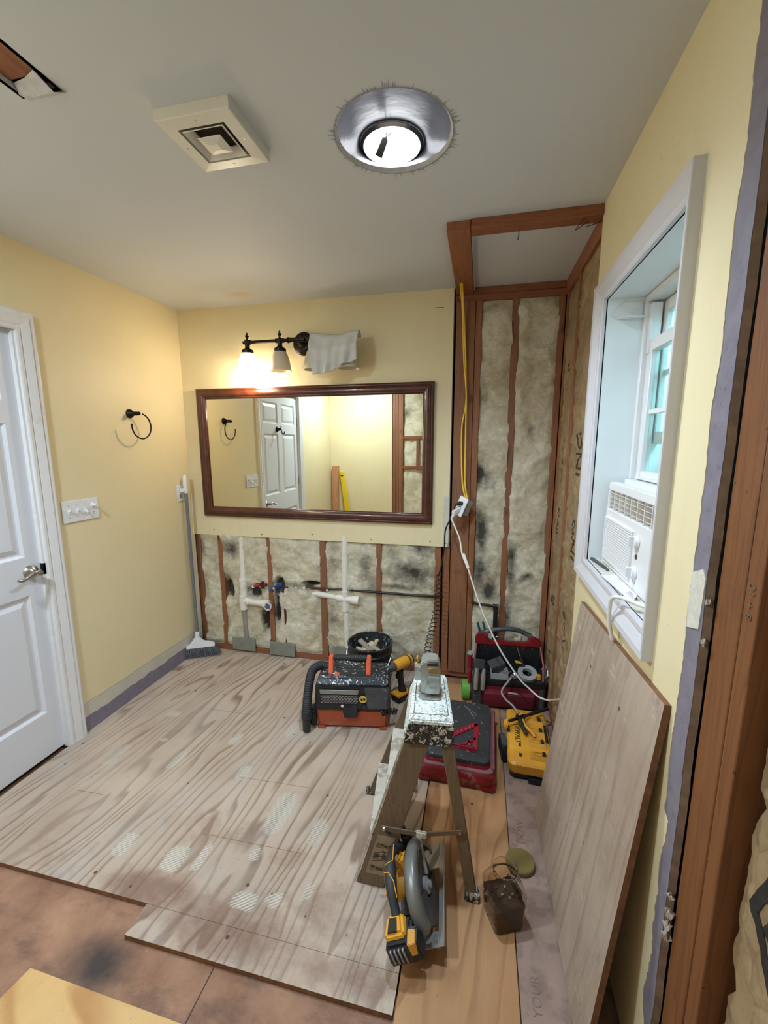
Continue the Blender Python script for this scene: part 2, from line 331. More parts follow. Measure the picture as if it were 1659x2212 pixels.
# ------------------------------------------------------------ mesh builder
class B:
    def __init__(s): s.v = []; s.f = []; s.a = {}
    def raw(s, vs, fs, M=None):
        o = len(s.v); s.v += [tuple(M @ Vector(p)) if M else tuple(p) for p in vs]; s.f += [tuple(i+o for i in q) for q in fs]; return s
    def add(s, b, M=None): return s.raw(b.v, b.f, M)
    def box(s, x0, y0, z0, x1, y1, z1, M=None):
        return s.hexa([(x0, y0, z0), (x1, y0, z0), (x1, y1, z0), (x0, y1, z0), (x0, y0, z1), (x1, y0, z1), (x1, y1, z1), (x0, y1, z1)], M)
    def hexa(s, p, M=None):
        return s.raw(p, [(3, 2, 1, 0), (4, 5, 6, 7), (0, 1, 5, 4), (1, 2, 6, 5), (2, 3, 7, 6), (3, 0, 4, 7)], M)
    def tube(s, path, r, n=10, caps=True, closed=False):
        path = [Vector(p) for p in path]; m = len(path); rs = r if isinstance(r, (list, tuple)) else [r]*m
        vs = []; up = None
        for i, p in enumerate(path):
            if closed: d = path[(i+1) % m]-path[i-1]
            else: d = path[min(i+1, m-1)]-path[max(i-1, 0)]
            d = d.normalized() if d.length > 1e-9 else Vector((0, 0, 1))
            if up is None: up = d.orthogonal().normalized()
            up = (up-d*up.dot(d)); up = up.normalized() if up.length > 1e-6 else d.orthogonal().normalized()
            sd = d.cross(up)
            for k in range(n):
                a = 2*PI*k/n; vs.append(p+rs[i]*(math.cos(a)*up+math.sin(a)*sd))
        fs = []
        for i in range(m if closed else m-1):
            j = (i+1) % m
            for k in range(n): fs.append((i*n+k, i*n+(k+1) % n, j*n+(k+1) % n, j*n+k))
        if caps and not closed: fs += [tuple(range(n))[::-1], tuple((m-1)*n+k for k in range(n))]
        return s.raw(vs, fs)
    def lathe(s, prof, n=24, M=None):
        vs = []; fs = []
        for (r, z) in prof:
            for k in range(n): a = 2*PI*k/n; vs.append((r*math.cos(a), r*math.sin(a), z))
        for i in range(len(prof)-1):
            for k in range(n): fs.append((i*n+k, i*n+(k+1) % n, (i+1)*n+(k+1) % n, (i+1)*n+k))
        if prof[0][0] > 1e-6: fs.append(tuple(range(n))[::-1])
        if prof[-1][0] > 1e-6: fs.append(tuple((len(prof)-1)*n+k for k in range(n)))
        return s.raw(vs, fs, M)
    def shell(s, prof, n=24, M=None):   # lathe without caps
        vs = []; fs = []
        for (r, z) in prof:
            for k in range(n): a = 2*PI*k/n; vs.append((r*math.cos(a), r*math.sin(a), z))
        for i in range(len(prof)-1):
            for k in range(n): fs.append((i*n+k, i*n+(k+1) % n, (i+1)*n+(k+1) % n, (i+1)*n+k))
        return s.raw(vs, fs, M)
    def prism(s, poly, a, b, axis='z', M=None):
        def P(u, v, w): return {'z': (u, v, w), 'y': (u, w, v), 'x': (w, u, v)}[axis]
        n = len(poly); vs = [P(u, v, a) for u, v in poly]+[P(u, v, b) for u, v in poly]
        fs = [tuple(range(n))[::-1], tuple(range(n, 2*n))]+[(i, (i+1) % n, n+(i+1) % n, n+i) for i in range(n)]
        return s.raw(vs, fs, M)
    def grid(s, fn, nu, nv):
        o = len(s.v)
        for j in range(nv+1):
            for i in range(nu+1): s.v.append(tuple(fn(i/nu, j/nv)))
        for j in range(nv):
            for i in range(nu):
                a = o+j*(nu+1)+i; s.f.append((a, a+1, a+nu+2, a+nu+1))
        return s

LOCAL = set()
def root_of(o):
    while o.parent: o = o.parent
    return o
def put(name, b, m, parent=None, bevel=0, smooth=None, seg=2, attrs=None):
    me = bpy.data.meshes.new(name)
    vs = b.v
    if parent is not None:
        r = root_of(parent)
        if r.name not in LOCAL:
            L = r.location; vs = [(x-L.x, y-L.y, z-L.z) for x, y, z in vs]
    me.from_pydata(vs, [], b.f); me.update()
    for k, vals in (attrs or {}).items():
        at = me.attributes.new(k, 'FLOAT', 'POINT'); at.data.foreach_set('value', vals)
    bm = bmesh.new(); bm.from_mesh(me)
    if not attrs: bmesh.ops.recalc_face_normals(bm, faces=bm.faces)
    if bevel:
        es = [e for e in bm.edges if len(e.link_faces) == 2 and e.calc_face_angle(0) > .5]
        bmesh.ops.bevel(bm, geom=es, offset=bevel, segments=seg, affect='EDGES', clamp_overlap=True)
    ang = smooth if smooth is not None else (.7 if bevel else None)
    if ang:
        for f in bm.faces: f.smooth = True
        for e in bm.edges:
            if len(e.link_faces) == 2 and e.calc_face_angle(0) > ang: e.smooth = False
    bm.to_mesh(me); bm.free()
    me.materials.append(MM[m] if isinstance(m, str) else m)
    o = bpy.data.objects.new(name, me); COL.objects.link(o)
    if parent is not None: o.parent = parent
    return o
def thing(name, label, cat, loc=(0, 0, 0), rz=0, group=None, local=False):
    o = bpy.data.objects.new(name, None); COL.objects.link(o); o.empty_display_size = .05
    o.location = loc; o.rotation_euler = (0, 0, rz); o['label'] = label; o['category'] = cat
    if group: o['group'] = group
    if local: LOCAL.add(o.name)
    return o
def tag(o, label, cat, group=None):
    o['label'] = label; o['category'] = cat
    if group: o['group'] = group
    return o
def struct(name, label=None, loc=(0, 0, 0)):
    o = bpy.data.objects.new(name, None); COL.objects.link(o); o.location = loc; o['kind'] = 'structure'
    if label: o['label'] = label
    return o
def smesh(name, b, m, label=None, **kw):
    o = put(name, b, m, **kw); o['kind'] = 'structure'
    if label: o['label'] = label
    return o
def lab(o, s): o['label'] = s; return o
def RX(a): return Matrix.Rotation(a, 4, 'X')
def RY(a): return Matrix.Rotation(a, 4, 'Y')
def RZ(a): return Matrix.Rotation(a, 4, 'Z')
def T(x, y, z): return Matrix.Translation((x, y, z))
def lerp(a, b, t): return a+(b-a)*t
def smoothpath(pts, n=8):
    P = [Vector(p) for p in pts]; P = [2*P[0]-P[1]]+P+[2*P[-1]-P[-2]]; out = []
    for i in range(1, len(P)-2):
        for k in range(n):
            t = k/n; a, b, c, d = P[i-1:i+3]
            out.append(.5*((2*b)+(c-a)*t+(2*a-5*b+4*c-d)*t*t+(3*b-a-3*c+d)*t**3))
    out.append(P[-2]); return out
def text(s, size, M, m, parent, name='lettering', ext=.0006):
    cu = bpy.data.curves.new('lettering', 'FONT'); cu.body = s; cu.size = size; cu.extrude = ext; cu.align_x = 'CENTER'; cu.align_y = 'CENTER'; cu.resolution_u = 3
    to = bpy.data.objects.new('lettering_tmp', cu); COL.objects.link(to)
    dg = bpy.context.evaluated_depsgraph_get(); me = bpy.data.meshes.new_from_object(to.evaluated_get(dg))
    b = B(); b.raw([tuple(v.co) for v in me.vertices], [tuple(p.vertices) for p in me.polygons], M)
    bpy.data.objects.remove(to); bpy.data.curves.remove(cu)
    return put(name, b, m, parent)

H = 2.44; W = 2.463; FY = -3.0

# ------------------------------------------------------------ walls, floor, ceiling
# left wall with door opening
DY0, DY1, DZ = -1.955, -1.085, 2.08
b = B(); th = -.11
b.box(th, DY1, -.02, 0, .013, H); b.box(th, FY, -.02, 0, DY0, H); b.box(th, DY0, DZ, 0, DY1, H)
smesh('wall_left', b, 'yellow_left', 'yellow painted left wall with bare grey and purple strip at its foot')
smesh('wall_outer_left', B().box(-.2, FY-.1, -.1, -.112, .2, 2.6), 'sheath')

# door
d1 = struct('door_1', 'white six panel door in the left wall', (-.02, -1.52, 0))
b = B(); y0, y1, xf = -1.942, -1.1, -.02
ys = [(-1.875, -1.565), (-1.475, -1.165)]; zs = [(.235, .845), (1.03, 1.645), (1.745, 1.955)]
# leaf front as stiles and rails around panel recesses
yb = [y0, ys[0][0], ys[0][1], ys[1][0], ys[1][1], y1]; zb = [.012, zs[0][0], zs[0][1], zs[1][0], zs[1][1], zs[2][0], zs[2][1], 2.067]
for i in range(5):
    for j in range(7):
        if i in (1, 3) and j in (1, 3, 5): continue
        b.box(xf-.035, yb[i], zb[j], xf, yb[i+1], zb[j+1])
b.box(xf-.035, y0, .012, xf-.012, y1, 2.067)
bm_leaf = put('door_leaf', b, 'door', d1)
for (a, c) in ys:
    for (e, f) in zs:
        q = B(); g = .028; xx = xf-.0115
        # sloped moulding down then raised field
        def ring(off, x): return [(x, a+off, e+off), (x, c-off, e+off), (x, c-off, f-off), (x, a+off, f-off)]
        rs = [ring(0, xf), ring(.012, xf-.010), ring(.020, xf-.011), ring(.046, xf-.002)]
        vs = sum(rs, []); fs = []
        for k in range(3):
            for m_ in range(4): fs.append((k*4+m_, k*4+(m_+1) % 4, (k+1)*4+(m_+1) % 4, (k+1)*4+m_))
        fs.append((12, 13, 14, 15)); q.raw(vs, fs)
        put('door_panel', q, 'door', d1)
# lever handle
hd = put('door_handle', B().lathe([(.034, 0), (.034, .004), (.028, .012), (.018, .02), (.012, .024), (.012, .05), (.015, .055), (.012, .064)], 24, T(-.02, -1.148, .955) @ RY(PI/2)), 'nickel', d1, smooth=.6)
lev = smoothpath([(.035, -1.145, .955), (.042, -1.175, .962), (.042, -1.205, .952), (.042, -1.23, .942), (.041, -1.25, .948)], 6)
put('lever', B().tube(lev, [.011-.005*i/len(lev) for i in range(len(lev))], 12), 'nickel', hd, smooth=.6)
put('latch_plate', B().box(-.022, -1.101, .93, .0, -1.0865, .985), 'bronze', d1)
for z in (1.78, 1.12, .26):
    h = put('hinge', B().box(-.022, -1.958, z-.045, -.012, -1.938, z+.045).tube([(-.012, -1.95, z-.045), (-.012, -1.95, z+.045)], .007, 8), 'nickel', d1, smooth=.6)
b = B(); b.box(-.11, -1.1, 0, 0, -1.085, DZ); b.box(-.11, DY0, 0, 0, -1.943, DZ); b.box(-.11, DY0, 2.068, 0, DY1, DZ)
put('door_jamb', b, 'white', d1)
# robe hook on the door
hx, hy, hz = -.02, -1.45, 1.69
hk = put('robe_hook', B().lathe([(.028, 0), (.028, .004), (.02, .012), (.012, .03), (.012, .04)], 20, T(hx, hy, hz) @ RY(PI/2)), 'bronze', d1, smooth=.6)
put('hook_arm', B().tube(smoothpath([(.015, hy, hz), (.03, hy, hz+.0), (.035, hy, hz-.03), (.045, hy, hz-.045), (.06, hy, hz-.04), (.065, hy, hz-.02)], 5), .005, 8).tube(smoothpath([(.015, hy, hz), (.025, hy, hz+.012), (.03, hy, hz+.035)], 5), [.005]*10+[.008], 8), 'bronze', hk, smooth=.6)
# casing, mitred and profiled
def casing(name, corners, prof, toward, label=None, closed=False, mat_='white', parent=None, axis_x=0):
    """corners in (y,z) of inner edge; prof list of (offset outward, proud); plane x=axis_x, proud direction toward"""
    n = len(corners); b = B()
    def off(i, o):
        y, z = corners[i]
        pr = corners[i-1] if (i > 0 or closed) else None; nx = corners[(i+1) % n] if (i < n-1 or closed) else None
        def nrm(a, c):
            d = Vector((c[0]-a[0], c[1]-a[1])).normalized(); return Vector((d.y, -d.x))
        ns = []
        if pr is not None: ns.append(nrm(pr, corners[i]))
        if nx is not None: ns.append(nrm(corners[i], nx))
        if len(ns) == 2:
            m_ = (ns[0]+ns[1]); m_ = m_/m_.length; k = o/m_.dot(ns[0]); return y+m_.x*k, z+m_.y*k
        return y+ns[0].x*o, z+ns[0].y*o
    m = len(prof)
    for i in range(n):
        for (o, h) in prof:
            yy, zz = off(i, o); b.v.append((axis_x+toward*h, yy, zz))
    for i in range(n if closed else n-1):
        j = (i+1) % n
        for k in range(m): b.f.append((i*m+k, i*m+(k+1) % m, j*m+(k+1) % m, j*m+k))
    if not closed: b.f += [tuple(range(m)), tuple((n-1)*m+k for k in range(m))[::-1]]
    o = put(name, b, mat_, parent)
    if parent is None:
        o['kind'] = 'structure'
        if label: o['label'] = label
    return o
cprof = [(0, -.002), (0, .011), (.006, .014), (.018, .014), (.021, .010), (.026, .013), (.052, .019), (.060, .0205), (.062, .016), (.078, .0185), (.084, .017), (.085, -.002)]
casing('trim_1', [(-1.09, 0), (-1.09, 2.055), (-1.95, 2.055), (-1.95, 0)], [(o, h) for o, h in cprof], 1, 'white profiled casing round the door')

# front wall behind the camera (seen in the mirror)
smesh('wall_front', B().box(-.1, FY-.013, -.02, .87, FY, H), 'yellow', 'yellow painted wall opposite the mirror, cut away to its framing on the right')
wf = bpy.data.objects['wall_front']
put('cut_edge', B().box(.87, FY-.013, 0, .874, FY+.0005, H), 'tape', wf)
def stud_box(name, x0, y0, z0, x1, y1, z1, m, parent, j=.0):
    return put(name, B().box(x0, y0, z0, x1, y1, z1), m, parent, bevel=.002, seg=1)
for x0, x1 in ((.878, .92), (.922, .96), (1.0, 1.02), (1.3, 1.34), (1.7, 1.74), (2.1, 2.14), (2.43, 2.476)):
    stud_box('stud', x0, FY-.102, 0, x1, FY-.013, H, 'stud', wf)
stud_box('stud', .962, FY-.102, 0, 1.0, FY-.013, H, 'stud2', wf)
for z in (1.2, 1.6): stud_box('blocking', 1.022, FY-.102, z, 1.298, FY-.013, z+.038, 'studx', wf)
stud_box('blocking', 1.2, FY-.1, 1.24, 1.235, FY-.014, 1.598, 'stud', wf)
smesh('wall_outer_front', B().box(-.1, FY-.2, -.1, 2.7, FY-.105, 2.6), 'sheath')

# insulation surfaces
def mould_at(p, spots):
    s = 0
    for (u, v, ru, rv, k) in spots:
        d = ((p[0]-u)/ru)**2+((p[1]-v)/rv)**2
        s = max(s, k*math.exp(-d))
    return s
def batt(parent, x0, x1, z0, z1, yb, sgn, spots=(), bulge=.03, res=.012, seed=0, hole=(), plane='y', mat_='insul', name='insulation_batt', edge=.012, rough=1.0):
    """soft batt between studs: surface at yb, bulging by sgn*bulge"""
    nu = max(6, int((x1-x0)/res)); nv = max(6, int((z1-z0)/res)); b = B(); mo = []
    for j in range(nv+1):
        for i in range(nu+1):
            u, v = i/nu, j/nv; x = lerp(x0, x1, u); z = lerp(z0, z1, v)
            e = min(u, 1-u)*(x1-x0); ez = min(v, 1-v)*(z1-z0)
            q = min(1, .45+.55*e/.035)*min(1, .4+.6*ez/.04)
            if plane == 'y': q = min(1, max(.15, .62+.9*mnoise.noise(Vector(((0 if u < .5 else 9)+seed, z*7, 3)))+e/.05))*min(1, .4+.6*ez/.04)
            nz = mnoise.fractal(Vector((x*5+seed, z*5, seed*3.1)), 1, 2, 4)
            n2 = mnoise.fractal(Vector((x*22+seed, z*22, seed)), 1, 2, 3)
            h = q*(bulge*(.75+.5*nz))+rough*.006*n2*q+rough*.004*mnoise.noise(Vector((x*50, z*50, seed)))
            for (hu, hv, ru, rv) in hole:
                d = ((x-hu)/ru)**2+((z-hv)/rv)**2; h -= (.07+.02*nz)*math.exp(-d*d)
            xe = x
            if i == 0: xe += (edge*mnoise.noise(Vector((z*14, seed, 1)))-.006)
            if i == nu: xe += (edge*mnoise.noise(Vector((z*14, seed, 5)))+.006)
            yy = yb+sgn*h
            b.v.append((xe, yy, z) if plane == 'y' else (yy, xe, z)); mo.append(mould_at((x, z), spots)*1.0+(.9 if h < -.02 else 0))  # deep hollows of the batt are darkened through the same mask
    for j in range(nv):
        for i in range(nu):
            a = j*(nu+1)+i; b.f.append((a, a+1, a+nu+2, a+nu+1))
    o = put(name, b, mat_, parent, smooth=3, attrs={'mould_hollow': mo}); return o
fw = [(1.02, 1.3, [(1.05, 1.95, .1, .1, .6)]), (1.34, 1.7, []), (1.74, 2.1, []), (2.14, 2.43, [])]
for k, (a, c, s) in enumerate(fw): batt(wf, a, c, .04, 2.4, FY-.06, 1, s, .03, .03, seed=40+k)
stud_box('bottom_plate', .878, FY-.102, 0, 2.476, FY-.013, .038, 'studx', wf)

# back wall
smesh('wall_back', B().box(0, 0, .894, 1.858, .013, H), 'yellow', 'yellow painted back wall with its lower part and right end opened to the studs')
wb = bpy.data.objects['wall_back']
put('primed_strip', B().box(1.822, -.0012, .894, 1.8585, .0, 1.22), 'tape', wb)
put('cut_edge', B().box(1.858, .0, .894, 1.862, .013, H), 'purple', wb)
bb = B()
for x in (.17, .55, .93, 1.35, 1.74, 1.84): bb.lathe([(.004, 0), (.004, .0015)], 10, T(x, -.0002, .925+.01*math.sin(x*9)) @ RX(PI/2))
put('screw_heads', bb, 'inkdk', wb)['kind'] = 'stuff'
put('wood_grain_scratch', B().box(1.745, -.0012, 2.338, 1.80, 0, 2.341), 'ink', wb)
YS, YE = .013, .102
for (a, c, m) in ((.004, .042, 'stud'), (.183, .222, 'stud2'), (.573, .611, 'stud2'), (.975, 1.022, 'stud'), (1.379, 1.417, 'stud'), (1.772, 1.812, 'stud2'), (1.826, 1.868, 'stud2')):
    stud_box('stud', a, YS, .038, c, YE, 1.0, m, wb)
stud_box('post', 1.874, -.002, .038, 1.984, .1, 2.363, 'stud', wb)
stud_box('stud', 1.986, YS-.01, .038, 2.022, YE, 2.363, 'stud2', wb)
stud_box('stud', 2.19, YS, .038, 2.23, YE, 2.363, 'stud', wb)
stud_box('stud', 2.44, YS-.004, .038, 2.474, YE, 2.363, 'stud2', wb)
stud_box('bottom_plate', 0, YS-.002, 0, 2.474, YE, .038, 'studx', wb)
stud_box('top_plate', 1.866, YS, 2.363, 2.474, YE, 2.401, 'studx', wb)
stud_box('top_plate', 1.866, YS+.002, 2.402, 2.474, YE, 2.44, 'studx', wb)
smesh('wall_outer_back', B().box(-.2, .108, -.1, 2.8, .2, 2.6), 'sheath')
bays = [
 (.044, .182, .04, .93, [(.06, .8, .03, .1, .35), (.15, .65, .03, .05, .5)], [], .032),
 (.224, .572, .04, .93, [(.30, .80, .07, .08, .8), (.25, .56, .05, .1, .6), (.42, .5, .1, .06, .5), (.5, .1, .08, .1, .4), (.54, .28, .03, .12, .9)], [(.25, .48, .035, .08), (.46, .47, .05, .05), (.545, .27, .02, .09)], .036),
 (.613, .974, .04, .93, [(.75, .56, .22, .03, .7), (.9, .56, .06, .03, 1.0), (.63, .35, .02, .12, .9)], [(.91, .575, .06, .018), (.64, .36, .02, .12), (.66, .55, .04, .05)], .042),
 (1.024, 1.378, .04, .93, [(1.07, .75, .06, .14, .5), (1.3, .7, .06, .16, .55), (1.34, .62, .04, .08, .7), (1.06, .3, .05, .2, .5), (1.2, .55, .2, .03, .5)], [], .034),
 (1.419, 1.771, .04, .93, [(1.62, .70, .16, .09, .85), (1.7, .87, .1, .05, .85), (1.5, .82, .08, .08, .35), (1.45, .6, .3, .025, .7), (1.68, .1, .1, .06, .5)], [], .03),
 (2.024, 2.189, .04, 2.362, [(2.04, 1.36, .03, .1, .95), (2.08, 1.33, .06, .08, .6), (2.06, 1.0, .05, .14, .95), (2.05, .72, .06, .16, .9), (2.12, .62, .06, .09, .95), (2.05, 1.85, .03, .12, .5), (2.07, 2.32, .08, .03, .45)], [], .034),
 (2.232, 2.438, .04, 2.362, [(2.25, .78, .03, .22, .9), (2.35, .73, .04, .03, .85), (2.32, 1.62, .03, .04, .7), (2.24, .42, .03, .14, .7), (2.35, 1.1, .04, .03, .25)], [], .038)]
for k, (a, c, e, f, sp, ho, bu) in enumerate(bays):
    batt(wb, a, c, e, f, .034, -1, sp, bu, .010 if e < 1 and f < 1 else .012, seed=k*1.37+.5, hole=ho)
b = B().box(.267, -.008, .02, .454, .002, .116)
lab(put('drywall_scrap', b, 'patch', wb, bevel=.001, seg=1), 'grey plate left of the two') 
put('drywall_scrap', B().box(.572, -.008, .012, .77, .002, .112), 'patch', wb, bevel=.001, seg=1)
put('drywall_scrap', B().box(1.06, -.008, .02, 1.24, .002, .13), 'patch', wb, bevel=.001, seg=1)
text('SZ4', .035, T(1.925, -.0035, .735) @ RX(PI/2), 'inkfaint', wb, 'lumber_stamp')

# right wall: drywall with window opening, open bays at both ends
WY0, WY1, WZ0, WZ1 = -1.547, -.92, 1.105, 2.055     # opening
jag = []; random.seed(3)
zz = 0
while zz < H:
    ed = -1.722-.012*mnoise.noise(Vector((zz*6, 1, 1)))-.004*random.random()
    if zz < .75: ed = -1.735-.02*mnoise.noise(Vector((zz*9, 4, 1)))-.006*random.random()
    jag.append((ed, zz)); zz += .012
jag.append((-1.722, H))
b = B(); X0, X1 = W, W+.0015
E_ = .012
b.box(X0, WY1+E_, 0, X1, -.752, H); b.box(X0, WY0-E_, WZ1+E_, X1, WY1+E_, H); b.box(X0, WY0-E_, 0, X1, WY1+E_, WZ0-E_)
b.prism([(WY0-E_, H), (WY0-E_, 0)]+jag, X0, X1, 'x')
wr = smesh('wall_right', b, 'yellow', 'yellow painted right wall with the window, broken off along a jagged edge on the right')
b = B(); jag2 = []; zz = 0
while zz < H:
    jag2.append((-1.776-.006*mnoise.noise(Vector((zz*8, 7, 2)))-.002*random.random(), zz)); zz += .015
jag2.append((-1.776, H))
b.box(X1, WY1+E_, 0, W+.013, -.752, H); b.box(X1, WY0-E_, WZ1+E_, W+.013, WY1+E_, H); b.box(X1, WY0-E_, 0, W+.013, WY1+E_, WZ0-E_)
b.prism([(WY0-E_, H), (WY0-E_, 0)]+jag2, X1, W+.013, 'x')
put('purple_board', b, 'purple', wr)
b = B(); jj = [(y-.0004, z) for y, z in jag2]
for i in range(len(jj)-1):
    (ya, za), (yc, zc) = jj[i], jj[i+1]; b.raw([(X1+.001, ya-.0006, za), (W+.0145, ya-.006, za), (W+.0145, yc-.006, zc), (X1+.001, yc-.0006, zc)], [(0, 1, 2, 3)])
put('broken_edge', b, 'gyp', wr)
put('joint_tape', B().prism([(-1.724, 1.185), (-1.77, 1.20), (-1.774, 1.30), (-1.762, 1.318), (-1.722, 1.30)], X1-.002, X1+.0005, 'x'), 'tape', wr)
bb = B()
for (y, z, r) in ((-1.784, 1.26, .006), (-1.784, 1.18, .007), (-1.786, .56, .011), (-1.785, .53, .009), (-1.783, .50, .010), (-1.784, .60, .007)):
    n0 = len(bb.v); bb.lathe([(0, -r), (r*.8, -r*.5), (r, 0), (r*.7, r*.6), (0, r)], 7, T(W+.006, y, z))
    for q_ in range(n0, len(bb.v)): x_, y_, z_ = bb.v[q_]; bb.v[q_] = (x_+random.uniform(-.3, .3)*r, y_+random.uniform(-.35, .35)*r, z_+random.uniform(-.7, .7)*r)
put('gypsum_crumbs', bb, 'gypc', wr)['kind'] = 'stuff'
XS, XE = W+.013, W+.102
stud_box('stud', XS+.003, -1.862, 0, XE, -1.788, H, 'studnear', wr)
stud_box('stud', XS+.003, -1.903, 0, XE, -1.865, H, 'studnear', wr)
stud_box('stud', XS+.003, -2.345, 0, XE, -2.307, H, 'stud', wr)
stud_box('stud', XS+.003, -2.75, 0, XE, -2.712, H, 'stud', wr)
stud_box('stud', XS, -.04, .038, XE, -.002, 2.4, 'stud2', wr)
stud_box('stud', XS, -.335, .038, XE, -.297, 2.4, 'stud2', wr)
stud_box('stud', XS, -.752, .038, XE, -.7, 2.4, 'stud2', wr)
stud_box('top_plate', XS-.004, -.752, 2.36, XE, .01, 2.44, 'study', wr)
stud_box('bottom_plate', XS, -.752, 0, XE, .01, .038, 'study', wr)
stud_box('bottom_plate', XS, -3, 0, XE, -1.788, .038, 'study', wr)
batt(wr, -.699, -.336, .04, 2.36, XS+.018, -1, (), .02, .014, 11, plane='x', mat_='kraft', name='kraft_faced_batt', edge=.008, rough=1.6)
batt(wr, -.296, -.041, .04, 2.36, XS+.016, -1, (), .018, .014, 12, plane='x', mat_='kraft', name='kraft_faced_batt', edge=.008, rough=1.6)
batt(wr, -2.306, -1.925, .04, 2.4, XS+.042, -1, (), .014, .014, 13, plane='x', mat_='kraft', name='kraft_faced_batt', edge=.022, rough=1.2)
batt(wr, -2.711, -2.346, .04, 2.4, XS+.02, -1, (), .02, .02, 14, plane='x', mat_='kraft', name='kraft_faced_batt', rough=1.6)
def fl(yy, zz, xx, a=0): # lettering facing -x on right wall, reading rotated by a
    return T(xx, yy, zz) @ RZ(-PI/2) @ RX(PI/2) @ RZ(a)
xk = XS-.012
for (s, y, z, sz) in (('ING', -.55, 1.50, .12), ('ING', -.56, 1.10, .12), ('R-19', -.50, .62, .1), ('R', -.17, 1.95, .09), ('KUT OUT 2', -.17, 1.45, .05), ('R', -.17, .66, .12), ('ING', -.17, 1.12, .09), ('O', -.17, .3, .1), ('6 1 0', -.62, .9, .05)):
    text(s, sz, fl(y, z, xk-(.004 if y < -.3 else .0), PI/2), 'ink' if sz > .055 else 'inkfaint', wr, 'paper_print')
# big dark chevron print on the near batt
def pent(r): return [(r*math.cos(a), r*math.sin(a)) for a in [PI/2+2*PI*k/6 for k in range(6)]]
Mp = T(XS+.027, 0, 0)
b = B()
def strip(pts, w):
    for (a, c) in zip(pts, pts[1:]):
        a = Vector(a); c = Vector(c); d = (c-a).normalized(); n = Vector((-d.y, d.x))*w/2; a = a-d*w*.3; c = c+d*w*.3
        b.prism([tuple(a+n), tuple(c+n), tuple(c-n), tuple(a-n)][::-1], -.0006, .0, 'x', Mp)
strip([(-1.976, .872), (-1.952, .80), (-2.03, .70), (-2.10, .72), (-2.13, .80), (-2.06, .88)], .020); strip([(-2.0, .83), (-1.985, .79), (-2.02, .785)], .016)
put('paper_print', b, 'inkdk', wr)
for (s, y, z, sz, a) in (('ING', -1.985, .955, .022, .9), ('R-19', -2.03, .6, .05, PI/2)):
    text(s, sz, T(XS+.026, y, z) @ RZ(-PI/2) @ RX(PI/2) @ RZ(a), 'ink', wr, 'paper_print')
text('8 + 10', .024, T(XS+.0022, -1.884, 1.30) @ RZ(-PI/2) @ RX(PI/2) @ RZ(PI/2), 'inkfaint', wr, 'pencil_mark')
# lay the printing on the wrinkled paper
from mathutils.bvhtree import BVHTree
trees = []
for o in wr.children:
    if o.name.startswith('kraft_faced_batt'):
        trees.append(BVHTree.FromPolygons([tuple(v.co) for v in o.data.vertices], [tuple(p.vertices) for p in o.data.polygons]))
for o in wr.children:
    if not o.name.startswith('paper_print'): continue
    bm = bmesh.new(); bm.from_mesh(o.data)
    long_ = [e for e in bm.edges if e.calc_length() > .012]
    if len(bm.verts) < 200 and long_: bmesh.ops.subdivide_edges(bm, edges=long_, cuts=8, use_grid_fill=True)
    xs_ = [v.co.x for v in bm.verts]; xm = (min(xs_)+max(xs_))/2
    for v in bm.verts:
        hit = None
        for tr_ in trees:
            h_ = tr_.ray_cast(Vector((XS-.06, v.co.y, v.co.z)), Vector((1, 0, 0)))
            if h_[0] is not None: hit = h_[0]
        if hit is not None: v.co.x = hit.x-(.0016 if v.co.x <= xm else .0004)
    bm.to_mesh(o.data); bm.free()
b = B()
smesh('wall_outer_right', B().box(2.61, -3.2, -.1, 2.7, WY0-.02, 2.6).box(2.61, WY1+.02, -.1, 2.7, .2, 2.6).box(2.61, WY0-.02, -.1, 2.7, WY1+.02, WZ0-.03).box(2.61, WY0-.02, WZ1+.03, 2.7, WY1+.02, 2.6), 'sheath')

# window niche, frame, sashes
wi = struct('window_1', 'white double hung window deep in the right wall', (2.6, -1.233, WZ0))
JX = 2.60
b = B()
b.box(W-.004, WY1, WZ0-.011, JX, WY1+.011, WZ1+.011); b.box(W-.004, WY0-.011, WZ0-.011, JX, WY0, WZ1+.011); b.box(W-.004, WY0+.0005, WZ1, JX, WY1-.0005, WZ1+.011)
put('jamb', b, 'jamb', wi)
b = B().box(W-.003, WY0+.0005, WZ0-.011, 2.72, WY1-.0005, WZ0)
for x in (2.50, 2.52, 2.535, 2.55): b.box(x, WY0, WZ0, x+.006, WY1, WZ0+.004)
put('window_sill', b, 'sillw', wi)
wprof = [(0, -.0), (0, .014), (.006, .0165), (.020, .0165), (.023, .012), (.028, .015), (.050, .023), (.056, .0255), (.0735, .0265), (.0755, .0245), (.0755, -.0)]
inn_ = [(WY1, WZ0), (WY1, WZ1), (WY0, WZ1), (WY0, WZ0)]; out_ = [(-.8157, 1.0314), (-.8157, 2.1248), (-1.5873, 2.1248), (-1.5873, 1.0314)]
for i in range(4):
    b = B(); j = (i+1) % 4; m = len(wprof)
    for q in (i, j):
        for (o, h) in wprof:
            k_ = o/.0755; b.v.append((W-h, lerp(inn_[q][0], out_[q][0], k_), lerp(inn_[q][1], out_[q][1], k_)))
    for k in range(m): b.f.append((k, (k+1) % m, m+(k+1) % m, m+k))
    put('casing_board', b, 'casing', wi)
fx = 2.58
b = B()   # frame around both sashes
b.box(fx, WY1-.02, WZ0+.0005, 2.70, WY1-.001, WZ1-.001); b.box(fx, WY0+.001, WZ0+.0005, 2.70, WY0+.02, WZ1-.001); b.box(fx, WY0+.02, WZ1-.022, 2.70, WY1-.02, WZ1-.001)
put('window_frame', b, 'white', wi, bevel=.002, seg=1)
